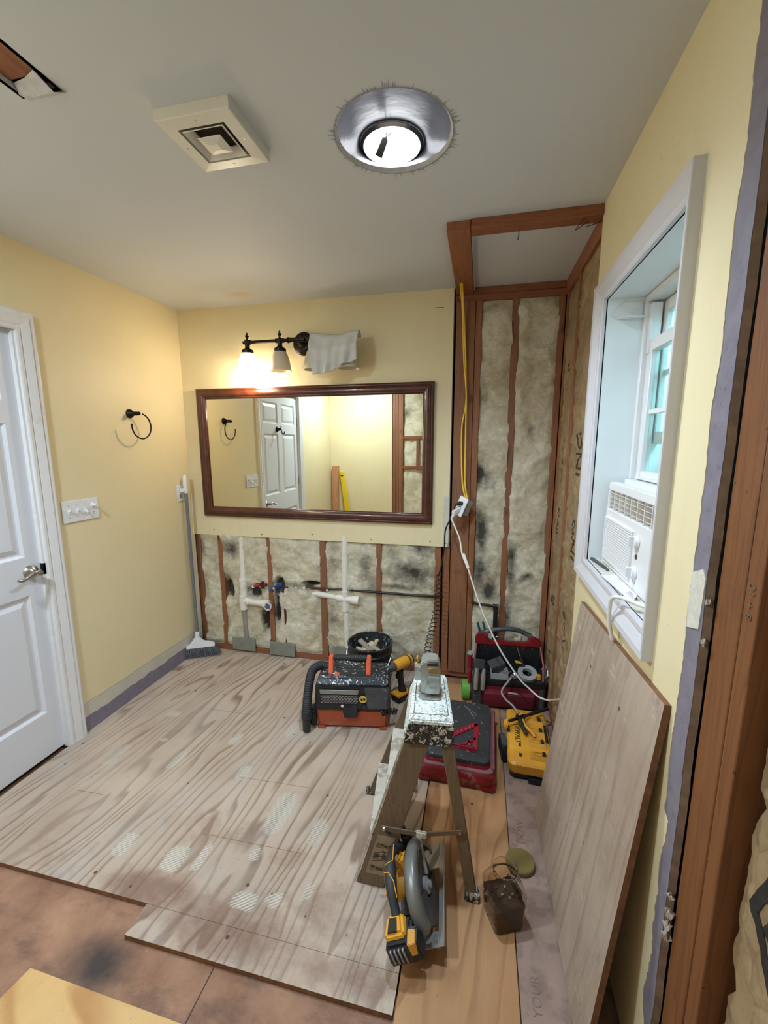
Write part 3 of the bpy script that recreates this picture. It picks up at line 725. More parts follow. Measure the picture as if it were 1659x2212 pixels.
put('jamb_liner', B().box(fx+.012, WY1-.045, 1.86, 2.625, WY1-.0205, WZ1-.03), 'white', wi, bevel=.002, seg=1)
def sash(x0, z0, z1, bars, nm, meet=False):
    s = .042; ya, yc = WY0+.0215, WY1-.0215
    b = B().box(x0, yc-s, z0, x0+.03, yc, z1).box(x0, ya, z0, x0+.03, ya+s, z1).box(x0, ya+s, z1-s, x0+.03, yc-s, z1).box(x0, ya+s, z0, x0+.03, yc-s, z0+s)
    o = put(nm, b, 'white', wi, bevel=.003, seg=1)
    for z in bars: put('muntin', B().box(x0+.008, ya+s, z-.009, x0+.024, yc-s, z+.009), 'white', o, bevel=.002, seg=1)
    for k in (1, 2):
        y = lerp(ya+s, yc-s, k/3); put('muntin', B().box(x0+.009, y-.009, z0+s, x0+.023, y+.009, z1-s), 'white', o, bevel=.002, seg=1)
    put('pane', B().box(x0+.014, ya+s-.004, z0+s-.004, x0+.018, yc-s+.004, z1-s+.004), 'glass', o)
    return o
lo_s = sash(2.596, 1.415, 1.905, (1.66,), 'lower_sash'); up_s = sash(2.632, 1.55, 2.03, (1.79,), 'upper_sash')
put('sash_lock', B().box(2.60, -1.22, 1.9055, 2.625, -1.16, 1.918).lathe([(.011, 0), (.011, .014), (.0, .018)], 12, T(2.612, -1.19, 1.917)), 'white', lo_s, bevel=.002)
put('sash_lift', B().box(2.582, -1.5, 1.428, 2.596, -.97, 1.436), 'white', lo_s, bevel=.002, seg=1)
# storm window outside
b = B(); x0 = 2.71
b.box(x0, WY0-.01, WZ0, x0+.02, WY0+.04, WZ1); b.box(x0, WY1-.04, WZ0, x0+.02, WY1+.01, WZ1)
for z in (WZ0, 1.50, 1.58, WZ1-.04): b.box(x0, WY0+.04, z, x0+.02, WY1-.04, z+.035)
for y in (-1.08, -1.24, -1.4): b.box(x0+.004, y-.008, WZ0+.03, x0+.016, y+.008, WZ1-.03)
put('storm_frame', b, 'jamb', wi, bevel=.002, seg=1)
# shade bracket in the upper corner of the niche
b = B().prism([(2.475, 2.005), (2.487, 1.99), (2.50, 1.985), (2.575, 1.992), (2.575, 2.04), (2.51, 2.04), (2.50, 2.028)], WY1-.004, WY1-.002, 'y')
br = put('shade_bracket', b, 'white', wi)
put('bracket_lip', B().box(2.50, WY1-.03, 1.985, 2.575, WY1-.004, 1.988).lathe([(.005, 0), (.005, .004)], 10, T(2.54, WY1-.004, 2.01) @ RX(PI/2)).lathe([(.005, 0), (.005, .004)], 10, T(2.56, WY1-.004, 2.02) @ RX(PI/2)), 'jamb', br)

# ceiling with round hole and long cut
cx, cy, cr = 1.762, -1.288, .172
xs = [-.1, .86, .965, 1.56, 1.964, 2.62]; ysb = [FY-.1, -2.15, -1.646, -1.49, -1.086, .11]
b = B()
for i in range(5):
    for j in range(5):
        if i == 1 and j == 1: continue
        if i == 3 and j == 3:
            n = 64; sq = []; ci = []
            for k in range(n):
                a = 2*PI*k/n; c_, s_ = math.cos(a), math.sin(a); m_ = max(abs(c_), abs(s_)); r = .202/m_
                sq.append((cx+r*c_, cy+r*s_)); rr = cr+.0015*random.uniform(-1, 1); ci.append((cx+rr*c_, cy+rr*s_))
            for k in range(n):
                l = (k+1) % n
                b.raw([(*sq[k], H), (*sq[l], H), (*ci[l], H), (*ci[k], H), (*ci[l], H+.016), (*ci[k], H+.016)], [(0, 1, 2, 3), (3, 2, 4, 5)])
            continue
        b.raw([(xs[i], ysb[j], H), (xs[i+1], ysb[j], H), (xs[i+1], ysb[j+1], H), (xs[i], ysb[j+1], H)], [(0, 1, 2, 3)])
b.box(.85, -2.15, H, .86, -1.646, H+.016).box(.965, -2.15, H, .975, -1.646, H+.016).box(.85, -1.646, H, .975, -1.636, H+.016)
ce = smesh('ceiling', b, 'ceil', 'off white ceiling with a round hole and a long cut')
# joist above the cut and torn white paper at its end
put('joist', B().box(.8585, -2.3, H+.0125, .967, -1.675, H+.10), 'joist', ce)
put('torn_paper', B().raw([(.967, -1.715, H-.001), (.966, -1.652, H-.014), (.905, -1.648, H-.012), (.858, -1.652, H-.003), (.864, -1.668, H+.012), (.905, -1.674, H+.011), (.955, -1.690, H+.011), (.982, -1.628, H-.002), (.862, -1.630, H-.002)],
    [(0, 1, 6), (1, 2, 5, 6), (2, 3, 4, 5), (1, 7, 8, 3, 2)]), 'rimw', ce)
# soot fringe and rim
b = B(); n = 220; random.seed(5)
for k in range(n):
    a0, a1 = 2*PI*k/n, 2*PI*(k+.9)/n; am = (a0+a1)/2
    L = .006+.006*abs(mnoise.noise(Vector((k*.11, 0, 0))))+(.022*random.random() if random.random() < .3 else 0)
    P = lambda r, a, z: (cx+r*math.cos(a), cy+r*math.sin(a), z)
    b.raw([P(cr-.001, a0, H-.0008), P(cr-.001, a1, H-.0008), P(cr+L, am, H-.0004)], [(0, 1, 2)])
put('paper_fringe', b, 'dirt', ce)['kind'] = 'stuff'
# plates of the removed closet wall
stud_box('closet_plate', 1.874, -.76, 2.402, 1.97, .012, H, 'study', ce)
stud_box('closet_plate', 1.972, -.768, 2.402, 2.474, -.70, H, 'studx', ce)
put('white_paper_strip', B().box(1.985, -.565, 2.438, 1.995, -.02, H).box(1.972, -.7, 2.41, 1.976, -.02, H), 'rimw', ce)
put('bent_nail', B().tube([(2.16, -.72, 2.402), (2.16, -.72, 2.38), (2.157, -.722, 2.362)], .0018, 6), 'inkdk', ce)
put('wire_loops', B().tube(smoothpath([(2.43, -.72, 2.41), (2.40, -.73, 2.39), (2.37, -.74, 2.37), (2.40, -.75, 2.40), (2.44, -.74, 2.42), (2.46, -.72, 2.40), (2.41, -.72, 2.385)], 6), .0015, 5), 'inkdk', ce)
smesh('attic_light_block', B().box(-.2, FY-.2, 2.68, 2.8, .2, 2.72).box(-.2, FY-.2, H+.002, -.1, .2, 2.7).box(2.62, FY-.2, H+.002, 2.7, .2, 2.7), 'sheath')  # unseen lid added above the ceiling so sky light does not leak in

# floors
def floor_patch(name, x0, y0, x1, y1, z, th, m, res=.02, stains=(), mort=(), parent=None, kind=True):
    nu = max(2, int((x1-x0)/res)); nv = max(2, int((y1-y0)/res)); b = B(); A = {'stain': [], 'stain_amount': [], 'mortar': [], 'mortar_white': []}
    for j in range(nv+1):
        for i in range(nu+1):
            x = lerp(x0, x1, i/nu); y = lerp(y0, y1, j/nv); b.v.append((x, y, z))
            s = 0; mo = 0
            for (u, v, ru, rv, k) in stains: s = max(s, k*math.exp(-((x-u)/ru)**2-((y-v)/rv)**2))
            for (u, v, ru, rv, k) in mort:
                e = k*math.exp(-(((x-u)/ru)**4+((y-v)/rv)**4)); mo = max(mo, e)
            A['stain'].append(s); A['stain_amount'].append(.74); A['mortar'].append(1.0 if mo > .5 else mo*2); A['mortar_white'].append(min(1, .25+mo))
    for j in range(nv):
        for i in range(nu):
            a = j*(nu+1)+i; b.f.append((a, a+1, a+nu+2, a+nu+1))
    o = put(name, b, m, parent, attrs=A)
    if kind: o['kind'] = 'structure'
    e = B().hexa([(x0, y0, z-th), (x1, y0, z-th), (x1, y1, z-th), (x0, y1, z-th), (x0, y0, z-.0003), (x1, y0, z-.0003), (x1, y1, z-.0003), (x0, y1, z-.0003)])
    put('sheet_edge', e, 'plyedge', o)
    return o
smesh('floor', B().box(-.1, FY-.1, -.06, 2.6, .11, -.02), 'subfloor', 'old brown lower subfloor')
fl_ = bpy.data.objects['floor']
random.seed(11)
SCORES = [(.50, -.665, .80, -.66), (.98, -1.09, 1.35, -1.075), (.30, -1.32, .44, -1.315), (1.0, -1.385, 1.42, -1.375)]
def sheet(x0, y0, x1, y1, st, mo):
    o = floor_patch('plywood_sheet', x0, y0, x1, y1, 0, .018, 'ply', .02, st, mo, fl_, False); return o
st = [(.95, -1.62, .22, .1, .9), (1.3, -1.66, .35, .12, .85), (1.6, -1.55, .25, .12, .6), (1.0, -1.35, .3, .12, .55), (1.45, -1.4, .25, .1, .45), (.5, -1.6, .2, .1, .5), (1.7, -1.7, .2, .08, .7), (.3, -1.3, .2, .2, .3)]
mo = [(.62, -1.06, .03, .07, .55), (.45, -.95, .03, .02, .5), (.82, -.86, .03, .05, .75), (.99, -1.06, .035, .05, .6), (1.08, -.72, .03, .07, .6), (1.26, -1.22, .05, .11, .7), (.73, -1.49, .03, .05, .95),
      (.96, -1.5, .045, .05, .95), (1.06, -1.47, .02, .05, .9), (1.25, -1.42, .02, .03, .9), (1.45, -1.28, .035, .07, .55), (1.3, -1.58, .05, .03, .75), (1.4, -1.55, .03, .03, .7), (.35, -.75, .05, .03, .45), (.3, -1.1, .04, .1, .4), (1.5, -1.5, .02, .04, .5)]
sheet(.978, -1.753, 1.856, -1.658, st, mo)
sheet(.0, -1.657, 1.856, .013, st, mo)
for (x0_, y0_, x1_, y1_) in SCORES: put('score_line', B().prism([(x0_, y0_-.0008), (x1_, y1_-.0008), (x1_, y1_+.0008), (x0_, y0_+.0008)], -.0004, .0002, 'z'), 'plyedge', fl_)
nb = floor_patch('new_plywood_strip', 1.862, -2.2, 2.199, -.08, 0, .018, 'ply_new', .1, parent=fl_, kind=False)
floor_patch('old_subfloor_strip', 2.203, -2.2, 2.62, .012, -.004, .014, 'pinkfloor', .1, parent=fl_, kind=False)
of = floor_patch('new_plywood_offcut', .0, -2.6, .0+.02, -2.58, -.002, .01, 'ply_new2', .1, parent=fl_, kind=False)
# the yellow offcut at the near left, cut square and lying askew
b = B(); pts = [(.770, -1.888), (.60, -2.62), (1.62, -2.8), (1.62, -2.09), (1.29, -1.905+-.02)]
bpy.data.objects.remove(of.children[0]); bpy.data.objects.remove(of)
b.prism([(.768, -1.885), (.60, -2.95), (1.80, -2.95), (1.80, -1.90)][::-1], -.0195, -.004, 'z')
put('new_plywood_offcut', b, 'ply_new2', fl_, bevel=.0015, seg=1)
text('DOW', .042, T(2.252, -1.09, -.0036) @ RZ(PI/2), 'inkfloor', fl_, 'floor_print')
text('YOUR', .036, T(2.25, -1.62, -.0036) @ RZ(PI/2), 'inkfloor', fl_, 'floor_print')
# dark burn on lower floor and seam
put('floor_seam', B().box(1.30, -2.6, -.0198, 1.303, -1.75, -.0192), 'inkdk', fl_)

# ------------------------------------------------------------ things on the back wall
# mirror
mx0, mx1, mz0, mz1 = .118, 1.755, 1.04, 1.919
mi = thing('wall_mirror', 'wide rectangular mirror in a dark mahogany frame on the yellow back wall', 'mirror', (.936, 0, 1.04))
prof = [(0, 0), (0, .024), (.004, .028), (.012, .030), (.016, .027), (.022, .031), (.036, .034), (.05, .030), (.056, .022), (.060, .022), (.068, .016), (.070, .012), (.070, 0)]
cs = [(mx0, mz0), (mx1, mz0), (mx1, mz1), (mx0, mz1)]
for i in range(4):
    b = B(); a, c = cs[i], cs[(i+1) % 4]
    dx, dz = (1 if c[0] > a[0] else -1 if c[0] < a[0] else 0), (1 if c[1] > a[1] else -1 if c[1] < a[1] else 0)
    nx, nz = -dz, dx
    for (px, pz, sg) in ((a[0], a[1], 1), (c[0], c[1], -1)):
        for (o, h) in prof: b.v.append((px+(nx+dx*sg)*o, -.001-h, pz+(nz+dz*sg)*o))
    m = len(prof)
    for k in range(m): b.f.append((k, (k+1) % m, m+(k+1) % m, m+k))
    b.f += [tuple(range(m)), tuple(range(m, 2*m))[::-1]]
    put('frame_rail', b, 'mahog', mi, smooth=.9)
put('mirror_glass', B().box(mx0+.066, -.0125, mz0+.066, mx1-.066, -.009, mz1-.066), 'mirror', mi)

# vanity light
vx = .915; vz = 2.18; vy = -.115
va = thing('vanity_light', 'dark bronze four shade vanity light bar above the mirror with only its left shade lit', 'wall lamp', (vx, 0, vz))
put('back_plate', B().lathe([(.072, 0), (.072, .006), (.066, .012), (.05, .016), (.045, .022), (.03, .026), (.018, .045), (.014, .1)], 40, T(vx, -.0005, vz-.002) @ RX(PI/2)), 'bronze', va, smooth=.6)
b = B().tube([(.575, vy, vz), (1.255, vy, vz)], .010, 16)
for x, r in ((.60, .014), (.778, .014), (.828, .014), (.86, .018), (.875, .015), (.93, .016), (.97, .018), (1.0, .014), (1.05, .014), (1.225, .014)): b.tube([(x-.006, vy, vz), (x-.003, vy, vz), (x+.003, vy, vz), (x+.006, vy, vz)], [.011, r, r, .011], 16)
b.tube([(.86, vy, vz), (.97, vy, vz)], .0135, 16)
b.tube([(.548, vy, vz), (.553, vy, vz), (.56, vy, vz), (.57, vy, vz)], [.004, .010, .009, .005], 12)
put('arm', b, 'bronze', va, smooth=.7)
for i, x in enumerate((.58, .803, 1.026, 1.249)):
    fi = put('shade_holder', B().lathe((lambda L_: L_ if i < 2 else L_[:9]+[(0, .014)])([(.034, -.072), (.037, -.066), (.037, -.05), (.034, -.046), (.018, -.036), (.014, -.028), (.016, -.015), (.02, 0), (.016, .012), (.006, .02), (.006, .028), (.013, .036), (.013, .040), (.005, .046), (.006, .054), (0, .06)]), 20, T(x, vy, vz)), 'bronze', va, smooth=.6)
    pr = [(.030, -.055), (.036, -.066), (.045, -.082), (.053, -.105), (.059, -.130), (.062, -.155), (.064, -.170), (.067, -.176), (.067, -.182), (.063, -.182), (.060, -.170), (.058, -.155), (.055, -.130), (.049, -.105), (.041, -.082), (.032, -.066), (.027, -.055)]
    sh = put('glass_shade', B().shell(pr, 32, T(x, vy, vz)), 'litshade' if i == 0 else 'shade', va, smooth=1)
    if i == 0: sh['label'] = 'lit white glass shade at the left end'
bl = bpy.data.lights.new('vanity_bulb', 'POINT'); bl.energy = BULB_W; bl.color = (1, .83, .6); bl.shadow_soft_size = .03
bo = bpy.data.objects.new('vanity_bulb', bl); COL.objects.link(bo); bo.parent = va; bo.location = (.58-vx, vy-.02, -.225)

# towel over the two right shades
def towel_fn(u, v):
    x = lerp(1.012, 1.322, u); zt = 2.205-.012*math.sin(u*PI)+.004*math.sin(u*9)
    bot = 1.955+.005*math.sin(u*12)+(.085*max(0, (u-.2)/.8)**1.1)
    xx = lerp(x, lerp(1.045, 1.318, u), v)
    z = lerp(zt, bot, v)
    y = vy-.020-.060*min(1, v*2.2)**.7-.010*math.sin(u*17+v*2)*v-.007*math.sin(u*31+v*5)*v-.01*mnoise.noise(Vector((u*4, v*5, 2)))
    return (xx, y, z)
b = B().grid(towel_fn, 48, 36)
def towel_back(u, v):
    p = towel_fn(u, 0); return (p[0], lerp(p[1], vy+.022, v), p[2]+.004*math.sin(v*PI)-.03*v*v)
b.grid(towel_back, 48, 6)
tw = put('face_towel', b, 'towel', None, smooth=3)
so = tw.modifiers.new('thick', 'SOLIDIFY'); so.thickness = .004; so.offset = 0
tag(tw, 'white terry cloth draped over the right end of the vanity light', 'towel')

# towel ring on left wall
ry, rz_ = -.476, 1.728
tg = thing('towel_ring', 'dark bronze open towel ring on the yellow left wall', 'towel ring', (0, ry-.012, rz_))
put('mount', B().lathe([(.027, 0), (.027, .004), (.023, .012), (.015, .02), (.013, .03), (.009, .036), (.012, .042), (.012, .05), (.008, .054), (.011, .058), (.011, .068), (.005, .074)], 24, T(.0005, ry-.012, rz_) @ RY(PI/2)), 'bronze', tg, smooth=.6)
R_ = .073; pts = []
for k in range(49):
    a = PI/2-math.radians(12)-math.radians(262)*k/48
    pts.append((.064, ry+.002+R_*math.cos(a), rz_-.073+R_*math.sin(a)))
b = B().tube(pts, .0042, 10); e = pts[-1]; b.lathe([(0, -.007), (.006, -.004), (.0065, .001), (.004, .006), (0, .007)], 12, T(*e))
put('ring', b, 'bronze', tg, smooth=.9)

# switch plate
sy, sz = -.8734, 1.2098
sw = thing('switch_plate', 'white four gang switch plate beside the door on the left wall', 'light switch', (0, sy, sz))
put('plate', B().box(.0003, sy-.104, sz-.057, .006, sy+.104, sz+.057), 'whitep', sw, bevel=.003)
for i in range(3):
    y = sy-.069+i*.046
    t_ = put('toggle', B().box(-.003, -.005, -.012, .004, .005, .012, T(.006, y, sz)).hexa([(0, -.004, -.006), (.016, -.003, .006 if i != 2 else -.02), (.016, .003, .006 if i != 2 else -.02), (0, .004, -.006), (0, -.004, .006), (.018, -.003, .014 if i != 2 else -.012), (.018, .003, .014 if i != 2 else -.012), (0, .004, .006)], T(.006, y, sz)), 'whitep', sw)
    for dz in (.030, -.030): put('plate_screw', B().lathe([(.003, 0), (.002, .0012)], 8, T(.0058, y, sz+dz) @ RY(PI/2)), 'grey', sw)
kn = put('dimmer_knob', B().lathe([(.013, 0), (.012, .008), (.007, .010), (.006, .02), (.010, .022), (.009, .028)], 16, T(.006, sy+.069, sz+.018) @ RY(PI/2)), 'whitep', sw, smooth=.6)
put('knob_marks', B().box(.0055, sy+.062, sz-.022, .0064, sy+.078, sz-.019).box(.0055, sy+.066, sz-.032, .0064, sy+.074, sz-.029), 'grey', sw)

# outlet with charger behind the broom
oy, oz = -.113, 1.21
ou = thing('outlet_plate', 'white outlet plate behind the broom handle with a small white adapter', 'outlet', (0, oy, oz))
put('plate', B().box(.0003, oy-.036, oz-.058, .006, oy+.036, oz+.058), 'whitep', ou, bevel=.003)
put('receptacle', B().lathe([(.015, 0), (.014, .002)], 20, T(.0058, oy, oz-.022) @ RY(PI/2)).box(.0075, oy-.006, oz-.018, .0085, oy-.004, oz-.010).box(.0075, oy+.004, oz-.018, .0085, oy+.006, oz-.010), 'grey', ou)
ad = thing('plug_adapter', 'small white plug adapter with a thin lead in the outlet by the broom', 'plug', (.006, oy+.012, oz+.020))
put('housing', B().box(.0062, oy-.012, oz+.006, .042, oy+.034, oz+.03), 'whitep', ad, bevel=.004)
put('lead', B().tube(smoothpath([(.036, oy+.03, oz+.012), (.05, oy+.045, oz+.01), (.053, oy+.05, oz-.05), (.04, oy+.06, oz-.3), (.045, oy+.055, oz-.7), (.03, oy+.05, oz-.98), (.045, oy+.06, oz-1.03), (.03, oy+.045, oz-1.06)], 8), .0012, 6), 'whitep', ad, smooth=1)

# broom
bt = Vector((.036, -.098, 1.335)); bbt = Vector((.045, -.105, .165))
br = thing('broom', 'grey angled broom with a white head leaning in the left corner', 'broom', (.08, -.13, 0))
p = lambda t: bt.lerp(bbt, t)
put('handle', B().tube([p(.10), p(.5), p(1)], .0115, 14), 'broomgrey', br, smooth=.9)
g = put('grip', B().tube([p(-.003), p(.01), p(.05), p(.1), p(.108)], [.008, .013, .014, .014, .012], 14), 'whitep', br, smooth=.9)
hdv = Vector((.20, .11, 0)).normalized()          # long direction of head
A0 = Vector((.0, -.175, .088)); A1 = Vector((.168, -.083, .086))
nrm = Vector((hdv.y, -hdv.x, 0))
def hp(t, z, d): q = A0.lerp(A1, t); return (q.x+nrm.x*d, q.y+nrm.y*d, z)
b = B(); n = 12; prof_top = [.092, .100, .118, .140, .158, .165, .150, .128, .118, .116, .112, .106, .094]
for i in range(n+1):
    t = i/n; zt = prof_top[i]; b.v += [hp(t, .078, -.016), hp(t, .078, .016), hp(t, zt, .011), hp(t, zt, -.011)]
for i in range(n):
    a = i*4; c = a+4
    for k in range(4): b.f.append((a+k, a+(k+1) % 4, c+(k+1) % 4, c+k))
b.f += [(0, 1, 2, 3), (n*4+3, n*4+2, n*4+1, n*4)]
b.tube([p(.985), Vector((.05, -.12, .10))], [.016, .014], 12)
put('broom_head', b, 'whitep', br, smooth=.6)
random.seed(21); b = B()
for i in range(46):
    t = i/45
    for d in (-.010, -.004, .003, .010):
        q0 = Vector(hp(lerp(.02, .98, t), .080, d)); fan = (t-.45)
        q1 = Vector(hp(lerp(-.12, 1.22, t), .004+.012*random.random()*(1 if d > 0 else .4), d*2.4+random.uniform(-.004, .004)))
        q1.x = max(q1.x, .006)
        mid = q0.lerp(q1, .5)+Vector((random.uniform(-.003, .003), random.uniform(-.003, .003), 0))
        b.tube([q0, mid, q1], [.0028, .0026, .0013], 4, False)
o = put('bristles', b, 'bristle', br); o['kind'] = 'stuff'

# ------------------------------------------------------------ plumbing in the open bays
def pth(name, label, cat, loc): return thing(name, label, cat, loc)
yp = -.006
dl = pth('drain_pipe', 'white PVC drain pipe with a side arm in the second stud bay from the left', 'pipe', (.385, .03, .1))
px = .378
put('upper_pipe', B().tube([(px-.006, .03, .93), (px, .02, .72), (px, .008, .56)], .0235, 20), 'pvc', dl, smooth=.8)
put('coupling', B().tube([(px, .006, .575), (px, .006, .52)], .030, 20).tube([(px, .006, .52), (px, .006, .45)], .0265, 20), 'pvc', dl, smooth=.8)
put('tee_fitting', B().tube([(px-.004, .004, .45), (px-.004, .004, .345)], .030, 20).tube([(px-.004, .004, .41), (px+.05, -.0, .405)], .028, 20), 'pvc', dl, smooth=.8)
ar = put('side_arm', B().tube([(px+.03, 0, .408), (.56, -.03, .415)], .0235, 20).tube([(.555, -.03, .415), (.60, -.045, .417)], .029, 20), 'pvc', dl, smooth=.8)
ax = Vector((.045, -.015, .002)).normalized()
Ms = Matrix.Translation((.588, -.042, .4165)) @ ax.to_track_quat('Z', 'Y').to_matrix().to_4x4()
put('open_elbow', B().shell([(.029, 0), (.0305, .004), (.0305, .012), (.023, .012), (.022, -.01)], 24, T(.605, -.062, .413) @ RX(PI/2)).tube([(.59, -.044, .415), (.605, -.056, .413)], [.029, .029], 20, False), 'pvc', ar, smooth=.8)
put('primed_bore', B().lathe([(.0235, 0), (.0235, .004)], 20, T(.605, -.066, .413) @ RX(PI/2)).lathe([(.016, .0045), (.016, .005)], 20, T(.605, -.066, .413) @ RX(PI/2)), 'pvcp', ar)
put('lower_pipe', B().tube([(px-.004, .008, .35), (px-.002, .02, .10)], .020, 16), 'alum', dl, smooth=.8)
d2 = pth('drain_pipe', 'white PVC drain stack with horizontal arms in the fourth stud bay from the left', 'pipe', (1.158, .02, .04))
px = 1.16
put('stack', B().tube([(px, .018, .93), (px, .012, .52)], .0235, 20).tube([(px+.004, .012, .46), (px+.012, .016, .04)], .0235, 20), 'pvc', d2, smooth=.8)
put('cross_fitting', B().tube([(px, .010, .545), (px, .010, .50)], .0275, 20).tube([(px, .010, .50), (px+.002, .010, .40)], .029, 20).tube([(px-.055, .008, .49), (px+.05, .006, .485)], .0275, 20), 'pvc', d2, smooth=.8)
put('left_arm', B().tube([(.80, .022, .515), (1.11, .010, .492)], .0215, 20).tube([(.785, .024, .516), (.835, .020, .513)], .027, 20), 'pvc', d2, smooth=.8)
put('capped_stub', B().tube([(px+.04, .006, .485), (1.225, .0, .485)], .0235, 20).tube([(1.215, .0, .485), (1.262, -.004, .485)], .029, 20), 'pvc', d2, smooth=.8)
rp = pth('water_pipe', 'dark red water supply pipe running right from the valves behind the studs', 'pipe', (.8, 0, .53))
put('pipe', B().tube(smoothpath([(.66, -.0, .535), (.74, .004, .54), (.86, .006, .545), (1.03, -.004, .552)], 5), .0085, 10), 'redpex', rp, smooth=.9)
put('drop_pipe', B().tube(smoothpath([(.69, .0, .53), (.70, .008, .44), (.70, .012, .1)], 5), .009, 10), 'redpex', rp, smooth=.9)
for x in (.80, .86, 1.03): put('pipe_clamp', B().tube([(x-.006, .0, .543), (x+.008, .0, .545)], .0125, 10), 'pvc', rp, smooth=.9)
bv = pth('shutoff_valve', 'blue handled water shutoff valve right of the third stud', 'valve', (.66, -.03, .55))
put('valve_body', B().tube([(.61, -.012, .528), (.70, -.008, .535)], .014, 12).tube([(.655, -.012, .50), (.655, -.012, .55)], .015, 12), 'bluep', bv, smooth=.9)
put('valve_handle', B().tube([(.655, -.03, .545), (.70, -.045, .575)], .014, 12).tube([(.64, -.02, .53), (.625, -.05, .52)], .016, 12), 'bluep', bv, smooth=.9)
put('valve_cap', B().lathe([(.018, 0), (.018, .012), (.012, .016)], 14, T(.64, -.03, .528) @ RX(PI/2)), 'brass', bv, smooth=.9)
rv = pth('shutoff_valve', 'red handled water shutoff valve left of the third stud', 'valve', (.52, -.03, .55))
put('valve_body', B().tube([(.49, -.01, .545), (.572, -.006, .548)], .011, 12).tube([(.54, -.01, .52), (.54, -.01, .57)], .012, 12), 'redpex', rv, smooth=.9)
put('valve_handle', B().tube([(.485, -.03, .54), (.535, -.035, .553)], .009, 12), 'redp', rv, smooth=.9)
put('valve_cap', B().lathe([(.012, 0), (.010, .01)], 14, T(.478, -.025, .535) @ RX(PI/2)), 'pvc', rv)
bp_ = pth('black_pipe', 'black flexible water line running through the studs into the closet bays', 'pipe', (1.4, 0, .55))
put('line', B().tube(smoothpath([(1.03, -.002, .552), (1.2, .006, .553), (1.4, -.004, .556), (1.6, -.004, .555), (1.78, .002, .556), (1.88, .04, .55), (2.0, .03, .54), (2.03, -.004, .535), (2.10, -.008, .53), (2.165, -.008, .525)], 6), .0085, 10), 'bcable', bp_, smooth=.9)
put('drop', B().tube([(2.165, -.008, .535), (2.168, -.006, .40), (2.168, .0, .20)], .014, 12).tube([(2.15, -.008, .525), (2.182, -.008, .525)], .015, 12), 'black', bp_, smooth=.9)
put('tie', B().tube([(2.15, -.012, .322), (2.19, -.012, .322)], .005, 8), 'pvc', bp_, smooth=.9)

# yellow cable, hanging outlet box, plugs and cords
yc = thing('electrical_cable', 'yellow electrical cable looped down the tall wooden post', 'cable', (1.91, -.03, 2.4))
put('cable_run', B().tube(smoothpath([(1.912, -.185, 2.401), (1.914, -.12, 2.37), (1.918, -.055, 2.30), (1.935, -.022, 2.05), (1.945, -.018, 1.8), (1.925, -.018, 1.65), (1.928, -.02, 1.45), (1.94, -.045, 1.30), (1.962, -.068, 1.215)], 8), .0052, 8), 'ycable', yc, smooth=1)
put('cable_run', B().tube(smoothpath([(1.903, -.185, 2.401), (1.906, -.12, 2.37), (1.912, -.05, 2.30), (1.925, -.02, 2.05), (1.945, -.03, 1.85), (1.948, -.03, 1.65), (1.95, -.03, 1.45), (1.955, -.045, 1.30), (1.972, -.068, 1.215)], 8), .0052, 8), 'ycable', yc, smooth=1)
Mb = T(1.955, -.075, 1.168) @ RZ(math.radians(-42)) @ RX(math.radians(-14)) @ RY(math.radians(16))
ob = thing('outlet_box', 'grey plastic outlet box hanging from the yellow cable on the post', 'outlet box', (1.955, -.075, 1.17))
put('box_body', B().box(-.028, -.028, -.046, .028, .03, .046, Mb), 'greybox', ob, bevel=.004)
put('cover_plate', B().box(-.036, -.034, -.058, .036, -.028, .058, Mb), 'whitep', ob, bevel=.002)
put('box_ribs', B().box(.028, -.02, -.03, .030, .022, .03, Mb).box(-.02, -.01, .046, .02, .012, .049, Mb), 'grey', ob, bevel=.001, seg=1)
pb = thing('power_cord', 'black cord with a coiled tail plugged into the hanging outlet box', 'cord', (1.9, -.1, 1.12))
put('plug', B().tube([Mb @ Vector((0, -.034, .018)), Mb @ Vector((0, -.052, .016)), Mb @ Vector((0, -.062, .008)), Mb @ Vector((-.004, -.078, 0))], [.013, .014, .010, .006], 12), 'rubber', pb, smooth=.9)
s0 = Mb @ Vector((-.004, -.074, .002))
put('cord', B().tube(smoothpath([s0, (1.875, -.12, 1.10), (1.845, -.10, 1.02), (1.838, -.06, .90), (1.82, -.03, .78), (1.80, -.03, .70)], 8), .0045, 8), 'bcable', pb, smooth=1)
pts = []
for k in range(19*14+1):
    t = k/(19*14); a = 2*PI*19*t; q = Vector((lerp(1.805, 1.760, t)+.014*math.sin(t*5), lerp(-.035, -.115, t), lerp(.72, .20, t**.95)))
    pts.append(q+Vector((.021*math.cos(a), .014*math.sin(a), 0)))
put('coil', B().tube(pts, .0028, 6), 'bcable', pb, smooth=1)
wc = thing('power_cord', 'white cord drooping from the hanging outlet box to behind the leaning board', 'cord', (2.1, -.25, .5))
put('plug', B().hexa([tuple(Mb @ Vector(q)) for q in [(-.014, -.036, -.03), (.014, -.036, -.03), (.014, -.036, 0), (-.014, -.036, 0), (-.011, -.07, -.09), (.011, -.07, -.09), (.011, -.078, -.03), (-.011, -.078, -.03)]]), 'whitep', wc, bevel=.004)
s1 = Mb @ Vector((0, -.068, -.085))
put('cord', B().tube(smoothpath([s1, (1.935, -.16, .99), (1.955, -.19, .90), (1.995, -.22, .815), (2.06, -.26, .64), (2.125, -.29, .50), (2.19, -.32, .385), (2.29, -.36, .255), (2.345, -.37, .205), (2.40, -.40, .175), (2.44, -.46, .20), (2.44, -.55, .26), (2.445, -.9, .5), (2.452, -1.2, .75), (2.452, -1.36, .95)], 8), .0048, 8), 'wcable', wc, smooth=1)
